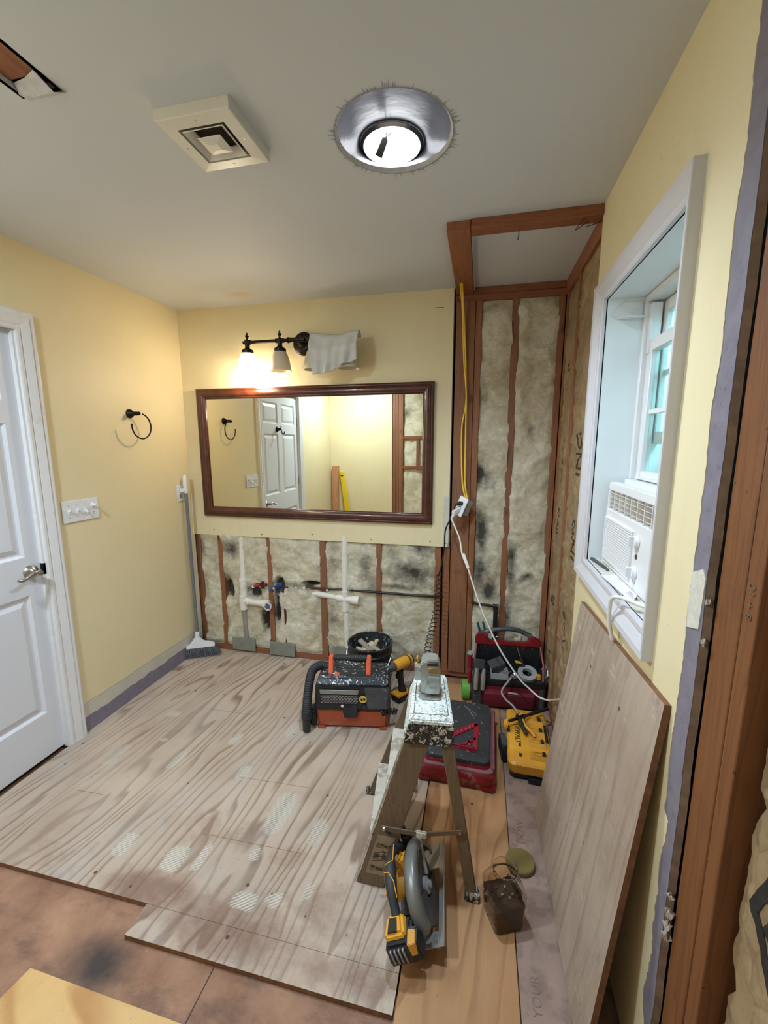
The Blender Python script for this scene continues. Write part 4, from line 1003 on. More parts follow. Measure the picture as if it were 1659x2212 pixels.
put('inline_switch', B().hexa([tuple(v) for v in [(1.952, -.195, .905), (1.968, -.195, .91), (1.968, -.18, .91), (1.952, -.18, .905), (1.985, -.225, .825), (2.0, -.225, .83), (2.0, -.21, .83), (1.985, -.21, .825)]]), 'wcable', wc, bevel=.003)

# ------------------------------------------------------------ ceiling vent and round lamp
vt = thing('ceiling_vent', 'square cream ceiling vent cover with nested louvres left of the round lamp', 'vent', (1.263, -1.418, H))
x0, x1, y0, y1 = 1.152, 1.376, -1.532, -1.306
def sqring(b, h0, z0, h1, z1, cx=1.264, cy=-1.419):
    def c(h, z): return [(cx-h, cy-h, z), (cx+h, cy-h, z), (cx+h, cy+h, z), (cx-h, cy+h, z)]
    b.raw(c(h0, z0)+c(h1, z1), [(k, (k+1) % 4, 4+(k+1) % 4, 4+k) for k in range(4)])
b = B(); hw = .112
for a, c, d, e in ((hw, H, hw, 2.4135), (hw, 2.4135, hw-.003, 2.411), (hw-.003, 2.411, .072, 2.409), (.072, 2.409, .070, 2.436)): sqring(b, a, c, d, e)
put('face_frame', b, 'vent', vt)
for (h0, z0, h1, z1) in ((.064, 2.409, .044, 2.425), (.036, 2.407, .012, 2.400)):
    b = B(); sqring(b, h0, z0, h0-.0015, z0-.0015); sqring(b, h0-.0015, z0-.0015, h1, z1); sqring(b, h0, z0, h1+.001, z1+.004)
    if h1 < .02: b.raw([(1.264-h1, -1.419-h1, z1), (1.264+h1, -1.419-h1, z1), (1.264+h1, -1.419+h1, z1), (1.264-h1, -1.419+h1, z1)], [(0, 1, 2, 3)])
    put('louvre', b, 'vent', vt)
put('throat', B().raw([(1.19, -1.49, 2.4365), (1.335, -1.49, 2.4365), (1.335, -1.345, 2.4365), (1.19, -1.345, 2.4365)], [(0, 1, 2, 3)]), 'sheath', vt)
for dx, dy in ((-.092, 0), (.092, 0), (0, -.092), (0, .092)): put('vent_screw', B().lathe([(.004, 0), (.003, .0015)], 10, T(1.264+dx, -1.419+dy, 2.4105) @ RX(PI)), 'steel', vt)

rl = thing('ceiling_light', 'round ceiling light glowing inside a dark mirrored reflector in the ceiling hole', 'ceiling lamp', (cx, cy, H))
dc = Vector((1.709, -1.062, 2.56)); rd = .103
def cone(r0, c0, z0, r1, c1, z1, n=64):
    b = B()
    for (r, c, z) in ((r0, c0, z0), (r1, c1, z1)):
        for k in range(n): a = 2*PI*k/n; b.v.append((c[0]+r*math.cos(a), c[1]+r*math.sin(a), z))
    for k in range(n): b.f.append((k, (k+1) % n, n+(k+1) % n, n+k))
    return b
put('reflector', cone(cr+.004, (cx, cy), H+.004, rd+.004, dc, 2.562), 'reflector', rl, smooth=1)
put('reflector_rim', cone(cr-.001, (cx, cy), H+.0005, cr-.008, (cx, cy), H+.008), 'rimw', rl, smooth=1)
put('lens_ring', cone(rd+.004, dc, 2.559, rd-.006, dc, 2.553), 'steel', rl, smooth=1)
put('lamp_lens', B().lathe([(rd-.003, 0), (rd-.004, .002)], 64, T(dc.x, dc.y, 2.556)), 'disc', rl)
tg2 = thing('hanging_tag', 'small grey tag hanging at the edge of the glowing ceiling lamp', 'tag', (1.69, -1.15, 2.55))
put('tag_card', B().prism([(-.013, -.03), (.013, -.03), (.013, .018), (.004, .026), (-.008, .02)], -.0006, .0006, 'y', T(1.688, -1.12, 2.525) @ RY(math.radians(32)) @ RX(math.radians(20))), 'tag', tg2)
put('tag_wire', B().tube([(1.702, -1.125, 2.545), (1.708, -1.14, 2.556)], .0012, 6).tube([(1.702, -1.125, 2.545), (1.722, -1.13, 2.553)], .0012, 6), 'tag', tg2)

# ------------------------------------------------------------ window things
ac = thing('air_conditioner', 'white window air conditioner with two knobs standing in the window', 'air conditioner', (2.55, -1.18, WZ0+.0))
ax0, ay0, ay1, az0, az1 = 2.508, -1.44, -.945, 1.107, 1.412
put('housing', B().box(ax0+.035, ay0+.012, az0, 2.86, ay1-.01, az1-.004), 'acw', ac, bevel=.005)
b = B()   # front bezel built as a frame with recesses
gy0, gy1 = ay0+.02, ay1-.015
gz0, gz1 = az1-.092, az1-.030           # louvre opening
b.box(ax0, ay0, az0, ax0+.036, ay1, gz0-.004)
b.box(ax0+.004, ay0, gz1, ax0+.036, ay1, az1)
b.box(ax0+.002, ay0, gz0-.004, ax0+.036, gy0, gz1); b.box(ax0+.002, gy1, gz0-.004, ax0+.036, ay1, gz1)
put('front_panel', b, 'acw', ac, bevel=.003)
put('outlet_recess', B().box(ax0+.034, gy0, gz0-.003, ax0+.0345, gy1, gz1), 'acdark', ac)
for k in range(1, 8):
    y = lerp(gy0, gy1, k/8); put('louvre_divider', B().box(ax0+.003, y-.002, gz0-.003, ax0+.032, y+.002, gz1), 'acw', ac)
for k in range(4):
    z = lerp(gz0, gz1, (k+.5)/4); put('louvre_vane', B().hexa([(ax0+.006, gy0, z-.001), (ax0+.03, gy0, z-.008), (ax0+.03, gy1, z-.008), (ax0+.006, gy1, z-.001), (ax0+.006, gy0, z+.001), (ax0+.03, gy0, z-.006), (ax0+.03, gy1, z-.006), (ax0+.006, gy1, z+.001)]), 'aclouv', ac)
# intake grille slats (far two thirds of the face)
iy0, iy1 = -1.245, ay1-.02; iz0, iz1 = az0+.030, gz0-.040
put('intake_recess', B().box(ax0-.0005, iy0, iz0, ax0+.0005, iy1, iz1), 'acdark', ac)
ns = 17
for k in range(ns):
    z = lerp(iz0, iz1, (k+.5)/ns)
    put('intake_slat', B().hexa([(ax0-.006, iy0, z-.0036), (ax0, iy0, z-.0005), (ax0, iy1, z-.0005), (ax0-.006, iy1, z-.0036), (ax0-.006, iy0, z+.0006), (ax0, iy0, z+.0032), (ax0, iy1, z+.0032), (ax0-.006, iy1, z+.0006)]), 'acw', ac)
b = B().box(ax0-.007, iy0-.005, iz0-.006, ax0, iy0, iz1+.006).box(ax0-.007, iy1, iz0-.006, ax0, iy1+.005, iz1+.006).box(ax0-.007, iy0, iz1, ax0, iy1, iz1+.006).box(ax0-.007, iy0, iz0-.006, ax0, iy1, iz0)
put('grille_frame', b, 'acw', ac)
for z in (az0+.155, az0+.06):
    k_ = put('knob', B().lathe([(.021, 0), (.021, .003), (.018, .005), (.017, .012)], 24, T(ax0, -1.285, z) @ RY(-PI/2)).box(ax0-.026, -1.291, z-.015, ax0-.010, -1.279, z+.015), 'whitep', ac, bevel=.002)
    put('dial_mark', B().box(ax0-.0006, -1.292, z-.034, ax0, -1.288, z-.027).box(ax0-.0006, -1.275, z-.034, ax0, -1.271, z-.028), 'grey', ac)
put('indicator_badge', B().lathe([(.008, 0), (.007, .002)], 16, T(ax0, -1.285, az0+.108) @ RY(-PI/2)), 'dgrey', ac)
put('accordion_cover', B().box(2.56, WY0+.03, az1-.004, 2.60, WY1-.03, az1+.012), 'whitep', ac)
put('power_lead', B().tube(smoothpath([(2.53, -1.50, 1.135), (2.48, -1.47, 1.128), (2.44, -1.42, 1.13), (2.425, -1.38, 1.115), (2.424, -1.365, 1.08), (2.428, -1.36, 1.03), (2.440, -1.36, .98)], 8), .006, 10), 'wcable', ac, smooth=1)
nt = put('paper_note', B().raw([(2.452, -1.15, 1.1115), (2.505, -1.13, 1.1105), (2.506, -1.33, 1.1105), (2.47, -1.40, 1.1115), (2.452, -1.15, 1.1121), (2.505, -1.13, 1.1111), (2.506, -1.33, 1.1111), (2.47, -1.40, 1.1121)], [(3, 2, 1, 0), (4, 5, 6, 7), (0, 1, 5, 4), (1, 2, 6, 5), (2, 3, 7, 6), (3, 0, 4, 7)]), 'paper')
tag(nt, 'white printed sheet lying on the window sill under the air conditioner', 'paper')
for q_ in ((2.492, -1.335, 2.495, -1.30), (2.486, -1.37, 2.489, -1.31), (2.48, -1.37, 2.482, -1.31), (2.499, -1.21, 2.501, -1.17)): put('printed_line', B().box(q_[0], q_[1], 1.1112, q_[2], q_[3], 1.1118), 'grey', nt)
st_ = put('seal_strip', B().hexa([(2.470, -.925, 1.106), (2.482, -.925, 1.106), (2.500, -1.06, 1.106), (2.492, -1.08, 1.106), (2.470, -.925, 1.116), (2.482, -.925, 1.116), (2.500, -1.06, 1.114), (2.492, -1.08, 1.114)]), 'dgrey', bevel=.002, seg=1)
tag(st_, 'dark strip of foam seal on the sill in the far corner of the window', 'seal strip')

# ------------------------------------------------------------ leaning plywood board
lb = thing('plywood_board', 'weathered plywood board leaning on the right wall below the window', 'board', (2.335, -1.35, 0))
bx0 = 2.328; bx1 = 2.430
P0, P1, P2, P3 = Vector((2.318, -.995, .003)), Vector((2.340, -1.742, .003)), Vector((2.4485, -1.705, .995)), Vector((2.4415, -.958, .945))
N_ = (P1-P0).cross(P3-P0).normalized(); N_ = N_ if N_.x < 0 else -N_
b = B(); off = N_*-.015
b.raw([tuple(q) for q in (P0, P1, P2, P3, P0+off, P1+off, P2+off, P3+off)], [(0, 1, 2, 3), (7, 6, 5, 4), (0, 4, 5, 1), (1, 5, 6, 2), (2, 6, 7, 3), (3, 7, 4, 0)])
lbm = put('face_sheet', b, MM['ply_board'], lb)
lbm.data.materials.append(MM['plyedge'])
for f in lbm.data.polygons:
    if abs(f.normal.x) < .9: f.material_index = 1

# ------------------------------------------------------------ step ladder
ld_ = thing('step_ladder', 'paint caked wooden step ladder standing on the plywood floor', 'ladder', (1.86, -1.25, 0))
PZ = .65
pf = [(1.838, -1.398), (1.985, -1.382), (1.937, -1.098), (1.814, -1.118)]   # near-left, near-right, far-right, far-left
def slab(b, q, z0, z1): return b.hexa([(x, y, z0) for x, y in q]+[(x, y, z1) for x, y in q])
put('top_platform', slab(B(), pf, PZ-.020, PZ), 'ladtop', ld_, bevel=.005)
def gr(a, c, w_=.002):
    a = Vector(a); c = Vector(c); n = (c-a).normalized(); n = Vector((-n.y, n.x, 0))*w_/2
    return [tuple(a+n), tuple(c+n), tuple(c-n), tuple(a-n)]
b = B(); L_ = lambda u, v: Vector((lerp(lerp(pf[0][0], pf[1][0], u), lerp(pf[3][0], pf[2][0], u), v), lerp(lerp(pf[0][1], pf[1][1], u), lerp(pf[3][1], pf[2][1], u), v), PZ+.0003))
for (a, c) in (((.1, .12), (.9, .12)), ((.1, .12), (.1, .9)), ((.9, .12), (.9, .9))):
    q = gr(L_(*a), L_(*c)); b.raw(q+[(x, y, z+.0004) for x, y, z in q], [(0, 1, 2, 3), (4, 5, 6, 7), (0, 1, 5, 4), (2, 3, 7, 6)])
put('groove_lines', b, 'inkdk', ld_)
qn = [(pf[0][0]-.016, pf[0][1]-.012), (pf[1][0]+.006, pf[1][1]-.012), (pf[1][0]+.004, pf[1][1]+.006), (pf[0][0]-.002, pf[0][1]+.006)]
put('front_apron', B().hexa([(x, y, PZ-.082) for x, y in [(1.822, -1.412), (1.988, -1.398), (1.985, -1.375), (1.825, -1.388)]]+[(x, y, PZ-.019) for x, y in [(1.836, -1.401), (1.986, -1.385), (1.984, -1.366), (1.838, -1.38)]]), 'ladfront', ld_, bevel=.003)
put('side_apron', B().hexa([(1.815, -1.39, PZ-.07), (1.832, -1.39, PZ-.07), (1.812, -1.12, PZ-.06), (1.796, -1.12, PZ-.06), (1.836, -1.39, PZ-.018), (1.85, -1.39, PZ-.018), (1.83, -1.12, PZ-.018), (1.816, -1.12, PZ-.018)]), 'ladtop', ld_, bevel=.003)
def legq(name, top, bot, m, th=.02):
    """top=(x0,x1,y,z) bot=(x0,x1,y,z)"""
    (a, c, y, z), (e, f, yy, zz) = top, bot
    return put(name, B().hexa([(e, yy, zz), (f, yy, zz), (f, yy+th, zz), (e, yy+th, zz), (a, y, z), (c, y, z), (c, y+th, z), (a, y+th, z)]), m, ld_, bevel=.002, seg=1)
def railx(z, far=0): t = z/.58; return lerp(1.656, 1.826, t)+(-.055*(1-t)-.022*t if far else 0)
legq('front_rail', (1.826, 1.908, -1.396, .575), (1.660, 1.758, -1.432, .0), 'ladw')
legq('rear_leg', (1.945, 1.984, -1.390, .575), (2.043, 2.080, -1.405, .018), 'ladw')
legq('front_rail', (1.804, 1.886, -1.122, .60), (1.600, 1.698, -1.052, .0), 'ladw')
legq('rear_leg', (1.905, 1.935, -1.122, .60), (1.99, 2.02, -1.05, .0), 'ladw')
put('rail_edge', B().hexa([(1.652, -1.431, .01), (1.6595, -1.431, .01), (1.6595, -1.398, .01), (1.652, -1.398, .01), (1.8185, -1.395, .575), (1.8255, -1.395, .575), (1.8255, -1.362, .575), (1.8185, -1.362, .575)]), 'ladpale', ld_)
put('foot_block', B().box(2.038, -1.412, 0, 2.088, -1.378, .034), 'ladfront', ld_, bevel=.003)
for (z, dx) in ((.385, 0), (.19, 0)):
    xa = railx(z); xb = railx(z, 1); tn = z/.58
    yn = lerp(-1.41, -1.377, tn); yfr = lerp(-1.05, -1.118, tn)
    put('tread', B().hexa([(xa-.008, yn, z-.02), (xa+.10, yn, z-.02), (xb+.10, yfr, z-.02), (xb-.008, yfr, z-.02), (xa-.012, yn, z), (xa+.10, yn, z), (xb+.10, yfr, z), (xb-.012, yfr, z)]), 'ladpale', ld_, bevel=.003, seg=1)
put('spreader', B().hexa([(1.752, -1.440, .246), (1.757, -1.436, .246), (1.892, -1.425, .240), (1.888, -1.430, .240), (1.752, -1.440, .262), (1.757, -1.436, .262), (1.892, -1.425, .256), (1.888, -1.430, .256)]).hexa([(1.885, -1.430, .240), (1.885, -1.425, .240), (2.022, -1.408, .262), (2.022, -1.413, .262), (1.885, -1.430, .256), (1.885, -1.425, .256), (2.022, -1.408, .278), (2.022, -1.413, .278)]), 'ladw', ld_)
put('spreader_joint', B().box(1.868, -1.434, .236, 1.908, -1.422, .262), 'ladpale', ld_, bevel=.004)
for q_ in ((1.762, -1.437, .253), (2.014, -1.408, .268)): put('spreader_rivet', B().lathe([(.008, 0), (.006, .006)], 10, T(*q_) @ RX(PI/2)), 'steel', ld_)
put('rear_foot_cap', B().box(1.590, -1.054, 0, 1.70, -1.030, .028), 'ladfront', ld_, bevel=.003)
# printed label on the wide rail: local frame (u across rail, v up the rail)
def onrail(u, v):   # v in metres of height; u 0..1 across
    t = v/.575; return Vector((lerp(lerp(1.660, 1.826, t), lerp(1.758, 1.908, t), u), lerp(-1.432, -1.396, t)-.0006, v))
lbq = [onrail(.18, .05), onrail(.86, .05), onrail(.86, .205), onrail(.18, .205)]
o_ = put('label', B().raw([tuple(q) for q in lbq]+[(q.x, q.y-.0008, q.z) for q in lbq], [(0, 1, 2, 3), (4, 5, 6, 7), (0, 1, 5, 4), (1, 2, 6, 5), (2, 3, 7, 6), (3, 0, 4, 7)]), 'label', ld_)
rot = math.atan2(.575, .166)
def rt(s, u, v, size, m='ink', a=0):
    q = onrail(u, v); text(s, size, T(q.x, q.y-.0016, q.z) @ RX(PI/2+.06) @ RZ(rot+a), m, o_, 'label_print')
rt('48', .5, .222, .026, 'inkdk', -PI/2)
for (u_, v_, s_, z_) in ((.3, .165, '||| ||', .013), (.45, .165, '|| |||', .013), (.6, .165, '||||', .013), (.74, .165, '|| |||', .013), (.35, .12, '|||||||', .02), (.65, .12, '|||||||', .02), (.35, .075, '|| |||', .016), (.55, .075, '||||', .016), (.7, .075, '||| |', .012)): rt(s_, u_, v_, z_)
b = B()
for v in (.112, .128, .145):
    q0, q1 = onrail(.25, v-.012), onrail(.85, v+.006); b.tube([(q0.x, q0.y-.001, q0.z), (q1.x, q1.y-.001, q1.z)], .0008, 4)
put('label_rule', b, 'inkdk', o_)

# laser level on the platform
ll = thing('laser_level', 'small silver laser level standing on the ladder platform', 'laser level', (1.89, -1.235, PZ), math.radians(6), local=True)
put('base', B().prism([(-.040, -.036), (-.030, -.046), (.030, -.046), (.040, -.036), (.040, .045), (-.040, .045)], .001, .010, 'z'), 'alum', ll, bevel=.002)
put('body', B().prism([(-.034, .012), (.032, .012), (.038, .05), (.034, .115), (.022, .138), (-.020, .138), (-.034, .125)], -.026, .042, 'y'), 'chrome', ll, bevel=.004)
put('front_block', B().prism([(-.020, .022), (.030, .022), (.033, .085), (-.010, .085)], -.042, -.026, 'y'), 'chrome', ll, bevel=.003)
put('lens_window', B().box(-.006, -.0275, .092, .028, -.0255, .112), 'brass', ll, bevel=.001, seg=1)
put('head_cap', B().box(-.010, -.030, .137, .026, .010, .146), 'alum', ll, bevel=.003)
put('side_bracket', B().box(-.058, -.012, .055, -.034, .02, .105), 'chrome', ll, bevel=.002)
put('label_slot', B().box(-.004, -.0435, .045, .022, -.0415, .055), 'grey', ll, bevel=.001, seg=1)
put('dark_slot', B().box(-.012, -.0275, .122, .026, -.0262, .131), 'inkdk', ll)
put('rear_knob', B().lathe([(.012, 0), (.014, .004), (.014, .01), (.006, .014), (.006, .03), (.01, .033), (.004, .045)], 16, T(-.046, .03, .088)), 'brass', ll, smooth=.6)

# ------------------------------------------------------------ wet/dry vacuum
vr = .173
vc = thing('shop_vacuum', 'boxy black and orange shop vacuum with paint on its lid', 'vacuum', (1.206, -.686, 0), vr, local=True)
b = B().hexa([(.012, .010, .004), (.388, .010, .004), (.388, .21, .004), (.012, .21, .004), (0, 0, .118), (.402, 0, .118), (.402, .22, .118), (0, .22, .118)])
put('tank', b, 'orange', vc, bevel=.012, seg=3)
for x, y in ((.01, -.002), (.35, -.002), (.01, .175), (.35, .175)): put('foot', B().box(x, y, 0, x+.04, y+.03, .012), 'orange', vc, bevel=.003)
b = B().hexa([(-.006, -.008, .116), (.408, -.008, .116), (.408, .222, .116), (-.006, .222, .116), (.0, .006, .262), (.40, .006, .262), (.40, .218, .262), (.0, .218, .262)])
put('motor_housing', b, 'black', vc, bevel=.012, seg=3)
b = B().hexa([(.0, .002, .258), (.40, .002, .258), (.40, .218, .258), (.0, .218, .258), (.022, .03, .292), (.39, .03, .292), (.39, .206, .288), (.022, .206, .288)])
put('lid', b, 'vaclid', vc, bevel=.008, seg=2)
b = B().hexa([(.285, -.014, .128), (.40, -.012, .128), (.404, .01, .128), (.285, .01, .128), (.268, -.004, .25), (.404, -.002, .25), (.404, .02, .25), (.268, .02, .25)])
put('hose_cover_panel', b, 'dgrey', vc, bevel=.006)
put('name_plate', B().hexa([(.03, -.010, .212), (.235, -.010, .212), (.235, 0, .212), (.03, 0, .212), (.025, -.0065, .236), (.24, -.0065, .236), (.24, 0, .236), (.025, 0, .236)]), 'plaque', vc, bevel=.002, seg=1)
b = B()
for r in range(5):
    for c in range(12):
        x = .034+c*.0165+(.008 if r % 2 else 0); z = .163+r*.0092
        if x < .232: b.box(x, -.0115, z, x+.011, -.0045, z+.0045)
o_ = put('vent_grille', b, 'steel', vc); o_['kind'] = 'stuff'
put('grille_plate', B().box(.026, -.0085, .158, .24, -.002, .208), 'black', vc, bevel=.002, seg=1)
put('latch', B().hexa([(.158, -.020, .082), (.232, -.020, .082), (.232, -.002, .082), (.158, -.002, .082), (.152, -.022, .135), (.232, -.022, .135), (.232, -.002, .135), (.152, -.002, .135)]), 'rubber', vc, bevel=.003)
put('sticker', B().lathe([(.021, 0), (.021, .0012)], 28, T(.262, -.0095, .188) @ RX(PI/2)), 'sticker', vc)
put('sticker_print', B().box(.250, -.0125, .181, .261, -.0106, .195).box(.264, -.0125, .184, .275, -.0106, .196), 'inkdk', vc)
put('port', B().lathe([(.013, 0), (.012, .006), (.008, .004)], 20, T(.268, -.012, .148) @ RX(PI/2)), 'rubber', vc)
put('drop_of_paint', B().lathe([(.009, 0), (.007, .004), (.0, .006)], 14, T(.15, -.010, .145) @ RX(PI/2)), 'tape', vc)
for x in (.075, .285):
    put('handle_post', B().hexa([(x-.012, .055, .275), (x+.012, .055, .275), (x+.012, .085, .275), (x-.012, .085, .275), (x-.013, .10, .375), (x+.013, .10, .375), (x+.013, .13, .375), (x-.013, .13, .375)]), 'orange2', vc, bevel=.004)
pts = [(lerp(.085, .275, i/56), .112, .362) for i in range(57)]
put('handle_grip', B().tube(pts, [.016+.0022*(1 if (i//3) % 2 else 0) for i in range(57)], 14), 'rubber', vc, smooth=.5)
hp_ = smoothpath([(.035, .15, .285), (.0, .13, .30), (-.034, .09, .285), (-.044, .04, .22), (-.046, .0, .15), (-.044, -.02, .09)], 14)
put('hose', B().tube(hp_, [.0235+.0025*(1 if i % 2 else 0) for i in range(len(hp_))], 18), 'rubber', vc, smooth=.4)
put('hose_cuff', B().tube([(-.044, -.012, .11), (-.045, -.022, .075), (-.045, -.022, .074), (-.046, -.028, .008)], [.031, .030, .024, .021], 18), 'rubber', vc, smooth=.6)
put('nozzle_rack', B().box(-.03, -.005, .015, .0, .05, .12), 'black', vc, bevel=.006)
pts = []
for k in range(5*14+1):
    t = k/(5*14); a = 2*PI*5*t; q = Vector((lerp(.36, .445, t), lerp(-.018, .03, t), lerp(.115, .10, t)+.0))
    pts.append(q+Vector((0, .012*math.cos(a), .016*math.sin(a))))
put('cord_coil', B().tube(pts, .0045, 8), 'bcable', vc, smooth=1)
put('lid_decal', B().box(.10, .045, .2915, .125, .075, .293), 'orange2', vc)

# ------------------------------------------------------------ bucket with scraps
bk = thing('bucket', 'black five gallon bucket of offcuts standing behind the vacuum', 'bucket', (1.39, -.202, 0), local=True)
prof = [(.118, .0), (.120, .002), (.134, .20), (.141, .207), (.141, .214), (.136, .217), (.136, .237), (.1435, .24), (.1435, .248), (.138, .252), (.138, .284), (.1455, .287), (.1455, .298), (.140, .300), (.136, .298), (.134, .28), (.130, .20), (.0, .20)]
put('wall', B().shell(prof[:14], 48), 'black', bk, smooth=.6)
put('inner_wall', B().shell([(.1405, .300), (.136, .299), (.133, .25), (.129, .215), (.0, .214)], 48), 'bucketin', bk, smooth=.9)
put('base_disc', B().lathe([(.118, 0), (.118, .003)], 48), 'black', bk)
put('bail_wire', B().tube([(.146*math.cos(a), -.03-.10*abs(math.sin(a)), .245-.13*math.sin(a)) for a in [PI*i/24 for i in range(25)]], .002, 6), 'steel', bk, smooth=1)
random.seed(4)
for i in range(16):
    a = random.uniform(0, 2*PI); r = random.uniform(.01, .07); Lx = random.uniform(.025, .045)
    M = T(1.39+r*math.cos(a), -.202+r*math.sin(a), .228+.0026*i) @ RZ(random.uniform(0, PI)) @ RX(random.uniform(-.6, .6)) @ RY(random.uniform(-.6, .6))
    o = put('offcut', B().box(-Lx, -random.uniform(.012, .022), -.006, Lx, .015, .006, M), 'scrap' if i % 2 else 'scrapgrey', None, bevel=.001, seg=1)
    tag(o, 'small pale offcut lying in the black bucket' if i % 2 else 'small grey offcut lying in the black bucket', 'offcut', 'pale offcuts in the bucket' if i % 2 else 'grey offcuts in the bucket')

# ------------------------------------------------------------ cordless drill standing on its battery
dr = thing('cordless_drill', 'yellow and black cordless drill standing on its battery beside the bucket', 'drill', (1.615, -.315, 0), math.radians(-35), local=True)
put('battery', B().box(-.035, -.055, .002, .035, .055, .038), 'black', dr, bevel=.006)
put('battery_plate', B().box(-.036, -.057, .038, .036, .05, .054), 'dy', dr, bevel=.004)
put('handle', B().tube([(0, .01, .05), (0, .0, .10), (0, -.01, .16), (0, -.015, .20)], [.027, .019, .019, .024], 16), 'rubber', dr, smooth=.8)
put('trigger', B().box(-.008, -.045, .15, .008, -.022, .18), 'rubber', dr, bevel=.004)
put('motor_body', B().tube([(0, .075, .235), (0, .07, .235), (0, -.02, .235), (0, -.06, .235)], [.026, .032, .034, .030], 20), 'dy', dr, smooth=.6)
put('rear_cap', B().tube([(0, .083, .235), (0, .045, .235)], [.028, .034], 20), 'rubber', dr, smooth=.6)
put('chuck', B().tube([(0, -.058, .235), (0, -.075, .235), (0, -.10, .235), (0, -.115, .235)], [.027, .024, .020, .012], 18).tube([(0, -.115, .235), (0, -.14, .235)], .004, 8), 'dgrey', dr, smooth=.6)
put('belt_clip', B().tube([(.036, .02, .05), (.045, .02, .08), (.038, .02, .11)], .003, 6), 'steel', dr)

# ------------------------------------------------------------ red storage case with black pad
rc = thing('tool_case', 'red plastic tool case with a black kneeling pad top behind the ladder', 'case', (1.985, -.67, 0), math.radians(-1.5), local=True)
def rr(x, y, r, n=5, s=1.0):
    out = []
    for (cx_, cy_, a0) in ((x-r, y-r, 0), (-x+r, y-r, PI/2), (-x+r, -y+r, PI), (x-r, -y+r, 3*PI/2)):
        for k in range(n+1): a = a0+PI/2*k/n; out.append((cx_+r*math.cos(a), cy_+r*math.sin(a)))
    return out
def loft(b, rings):
    n = len(rings[0][0])
    for poly, z in rings: b.v += [(x, y, z) for x, y in poly]
    for i in range(len(rings)-1):
        for k in range(n): b.f.append((i*n+k, i*n+(k+1) % n, (i+1)*n+(k+1) % n, (i+1)*n+k))
    b.f += [tuple(range(n))[::-1], tuple((len(rings)-1)*n+k for k in range(n))]; return b
put('lower_shell', loft(B(), [(rr(.172, .248, .03), .006), (rr(.176, .252, .03), .014), (rr(.176, .252, .03), .068), (rr(.170, .246, .03), .078)]), 'red', rc, smooth=.6)
for x, y in ((-.178, -.256), (.11, -.256), (.11, .2), (-.178, .2)): put('corner_foot', B().box(x, y, 0, x+.068, y+.053, .03), 'red', rc, bevel=.008)
put('ledge', loft(B(), [(rr(.168, .244, .03), .076), (rr(.168, .244, .03), .088)]), 'redledge', rc, smooth=.6)
put('lid', loft(B(), [(rr(.152, .226, .03), .088), (rr(.150, .224, .03), .104)]), 'red', rc, smooth=.6)
put('pad', loft(B(), [(rr(.148, .222, .03), .104), (rr(.150, .224, .03), .112), (rr(.148, .222, .03), .122), (rr(.138, .212, .03), .127)]), 'spat', rc, smooth=.9)
put('side_rib', B().box(.160, -.22, .078, .172, .20, .098).box(.160, .2, .07, .176, .225, .10), 'redledge', rc, bevel=.003)
sq = thing('speed_square', 'dark red triangular speed square lying on the black pad', 'square', (2.03, -.78, .128))
zs0, zs1 = .1285, .1325
A = Vector((2.062, -.832)); Bq = Vector((2.068, -.640)); Cq = Vector((1.885, -.810))
def bar2(b, a, c, w_, z0=zs0, z1=zs1):
    n = (c-a).normalized(); n = Vector((-n.y, n.x))*w_/2; return b.prism([tuple(a-n), tuple(c-n), tuple(c+n), tuple(a+n)], z0, z1, 'z')
b = B(); bar2(b, A, Bq, .022); bar2(b, A, Cq, .026); bar2(b, Bq, Cq, .028)
mid = lambda a, c, t: a.lerp(c, t)
bar2(b, mid(A, Bq, .42), mid(A, Cq, .42), .012); bar2(b, mid(A, Bq, .3)+Vector((-.03, 0)), mid(A, Cq, .0)+Vector((-.03, .0)), .012)
put('blade', b, tool('dark_red_aluminium', S(140, 24, 42), .35, .2), sq)
put('fence', bar2(B(), A+Vector((.0, -.006)), Cq+Vector((0, -.006)), .006, .1275, .142), MM['dark_red_aluminium'] if 'dark_red_aluminium' in MM else bpy.data.materials['dark_red_aluminium'], sq)
b = B()
for k in range(9):
    q = mid(Cq, Bq, .1+k*.1); b.lathe([(.0022, 0), (.0022, .0005)], 8, T(q.x, q.y, zs1))
put('scale_marks', b, 'tape', sq)
wr_ = put('wire_scrap', B().tube(smoothpath([(2.00, -.50, .1305), (2.03, -.54, .131), (2.055, -.60, .1305)], 5), .0013, 6), 'grey')
tag(wr_, 'short bent wire lying on the black pad of the red case', 'wire')

# ------------------------------------------------------------ battery charger and clamp
cg = thing('battery_charger', 'yellow four bay battery charger with a black base beside the red case', 'charger', (2.325, -.60, -.004+.004), math.radians(-2), local=True)
put('base', loft(B(), [(rr(.090, .205, .02), -.003), (rr(.098, .215, .025), .03)]), 'black', cg, smooth=.6)
put('top_shell', loft(B(), [(rr(.098, .216, .028), .030), (rr(.102, .218, .03), .040), (rr(.102, .216, .03), .070), (rr(.092, .206, .03), .080)]), 'dy', cg, smooth=.7)
for k in range(4):
    y = -.150+k*.088
    bay = put('battery_bay', B().hexa([(-.005, y-.028, .078), (.085, y-.028, .078), (.085, y+.034, .078), (-.005, y+.034, .078), (.012, y-.016, .096), (.078, y-.016, .096), (.078, y+.022, .090), (.012, y+.022, .090)]), 'dyd', cg, bevel=.003)
    put('bay_contact', B().box(.055, y-.01, .0955, .070, y+.018, .099), 'black', bay)
    put('bay_rails', B().box(.018, y-.012, .0955, .05, y-.006, .101).box(.018, y+.010, .0925, .05, y+.016, .099), 'dy', bay)
put('bay_label', B().box(.082, -.04, .0795, .096, .10, .0815), 'black', cg)
b = B()
for k in range(12): b.box(-.06+k*.0125, -.2185, .050, -.054+k*.0125, -.204, .0735)
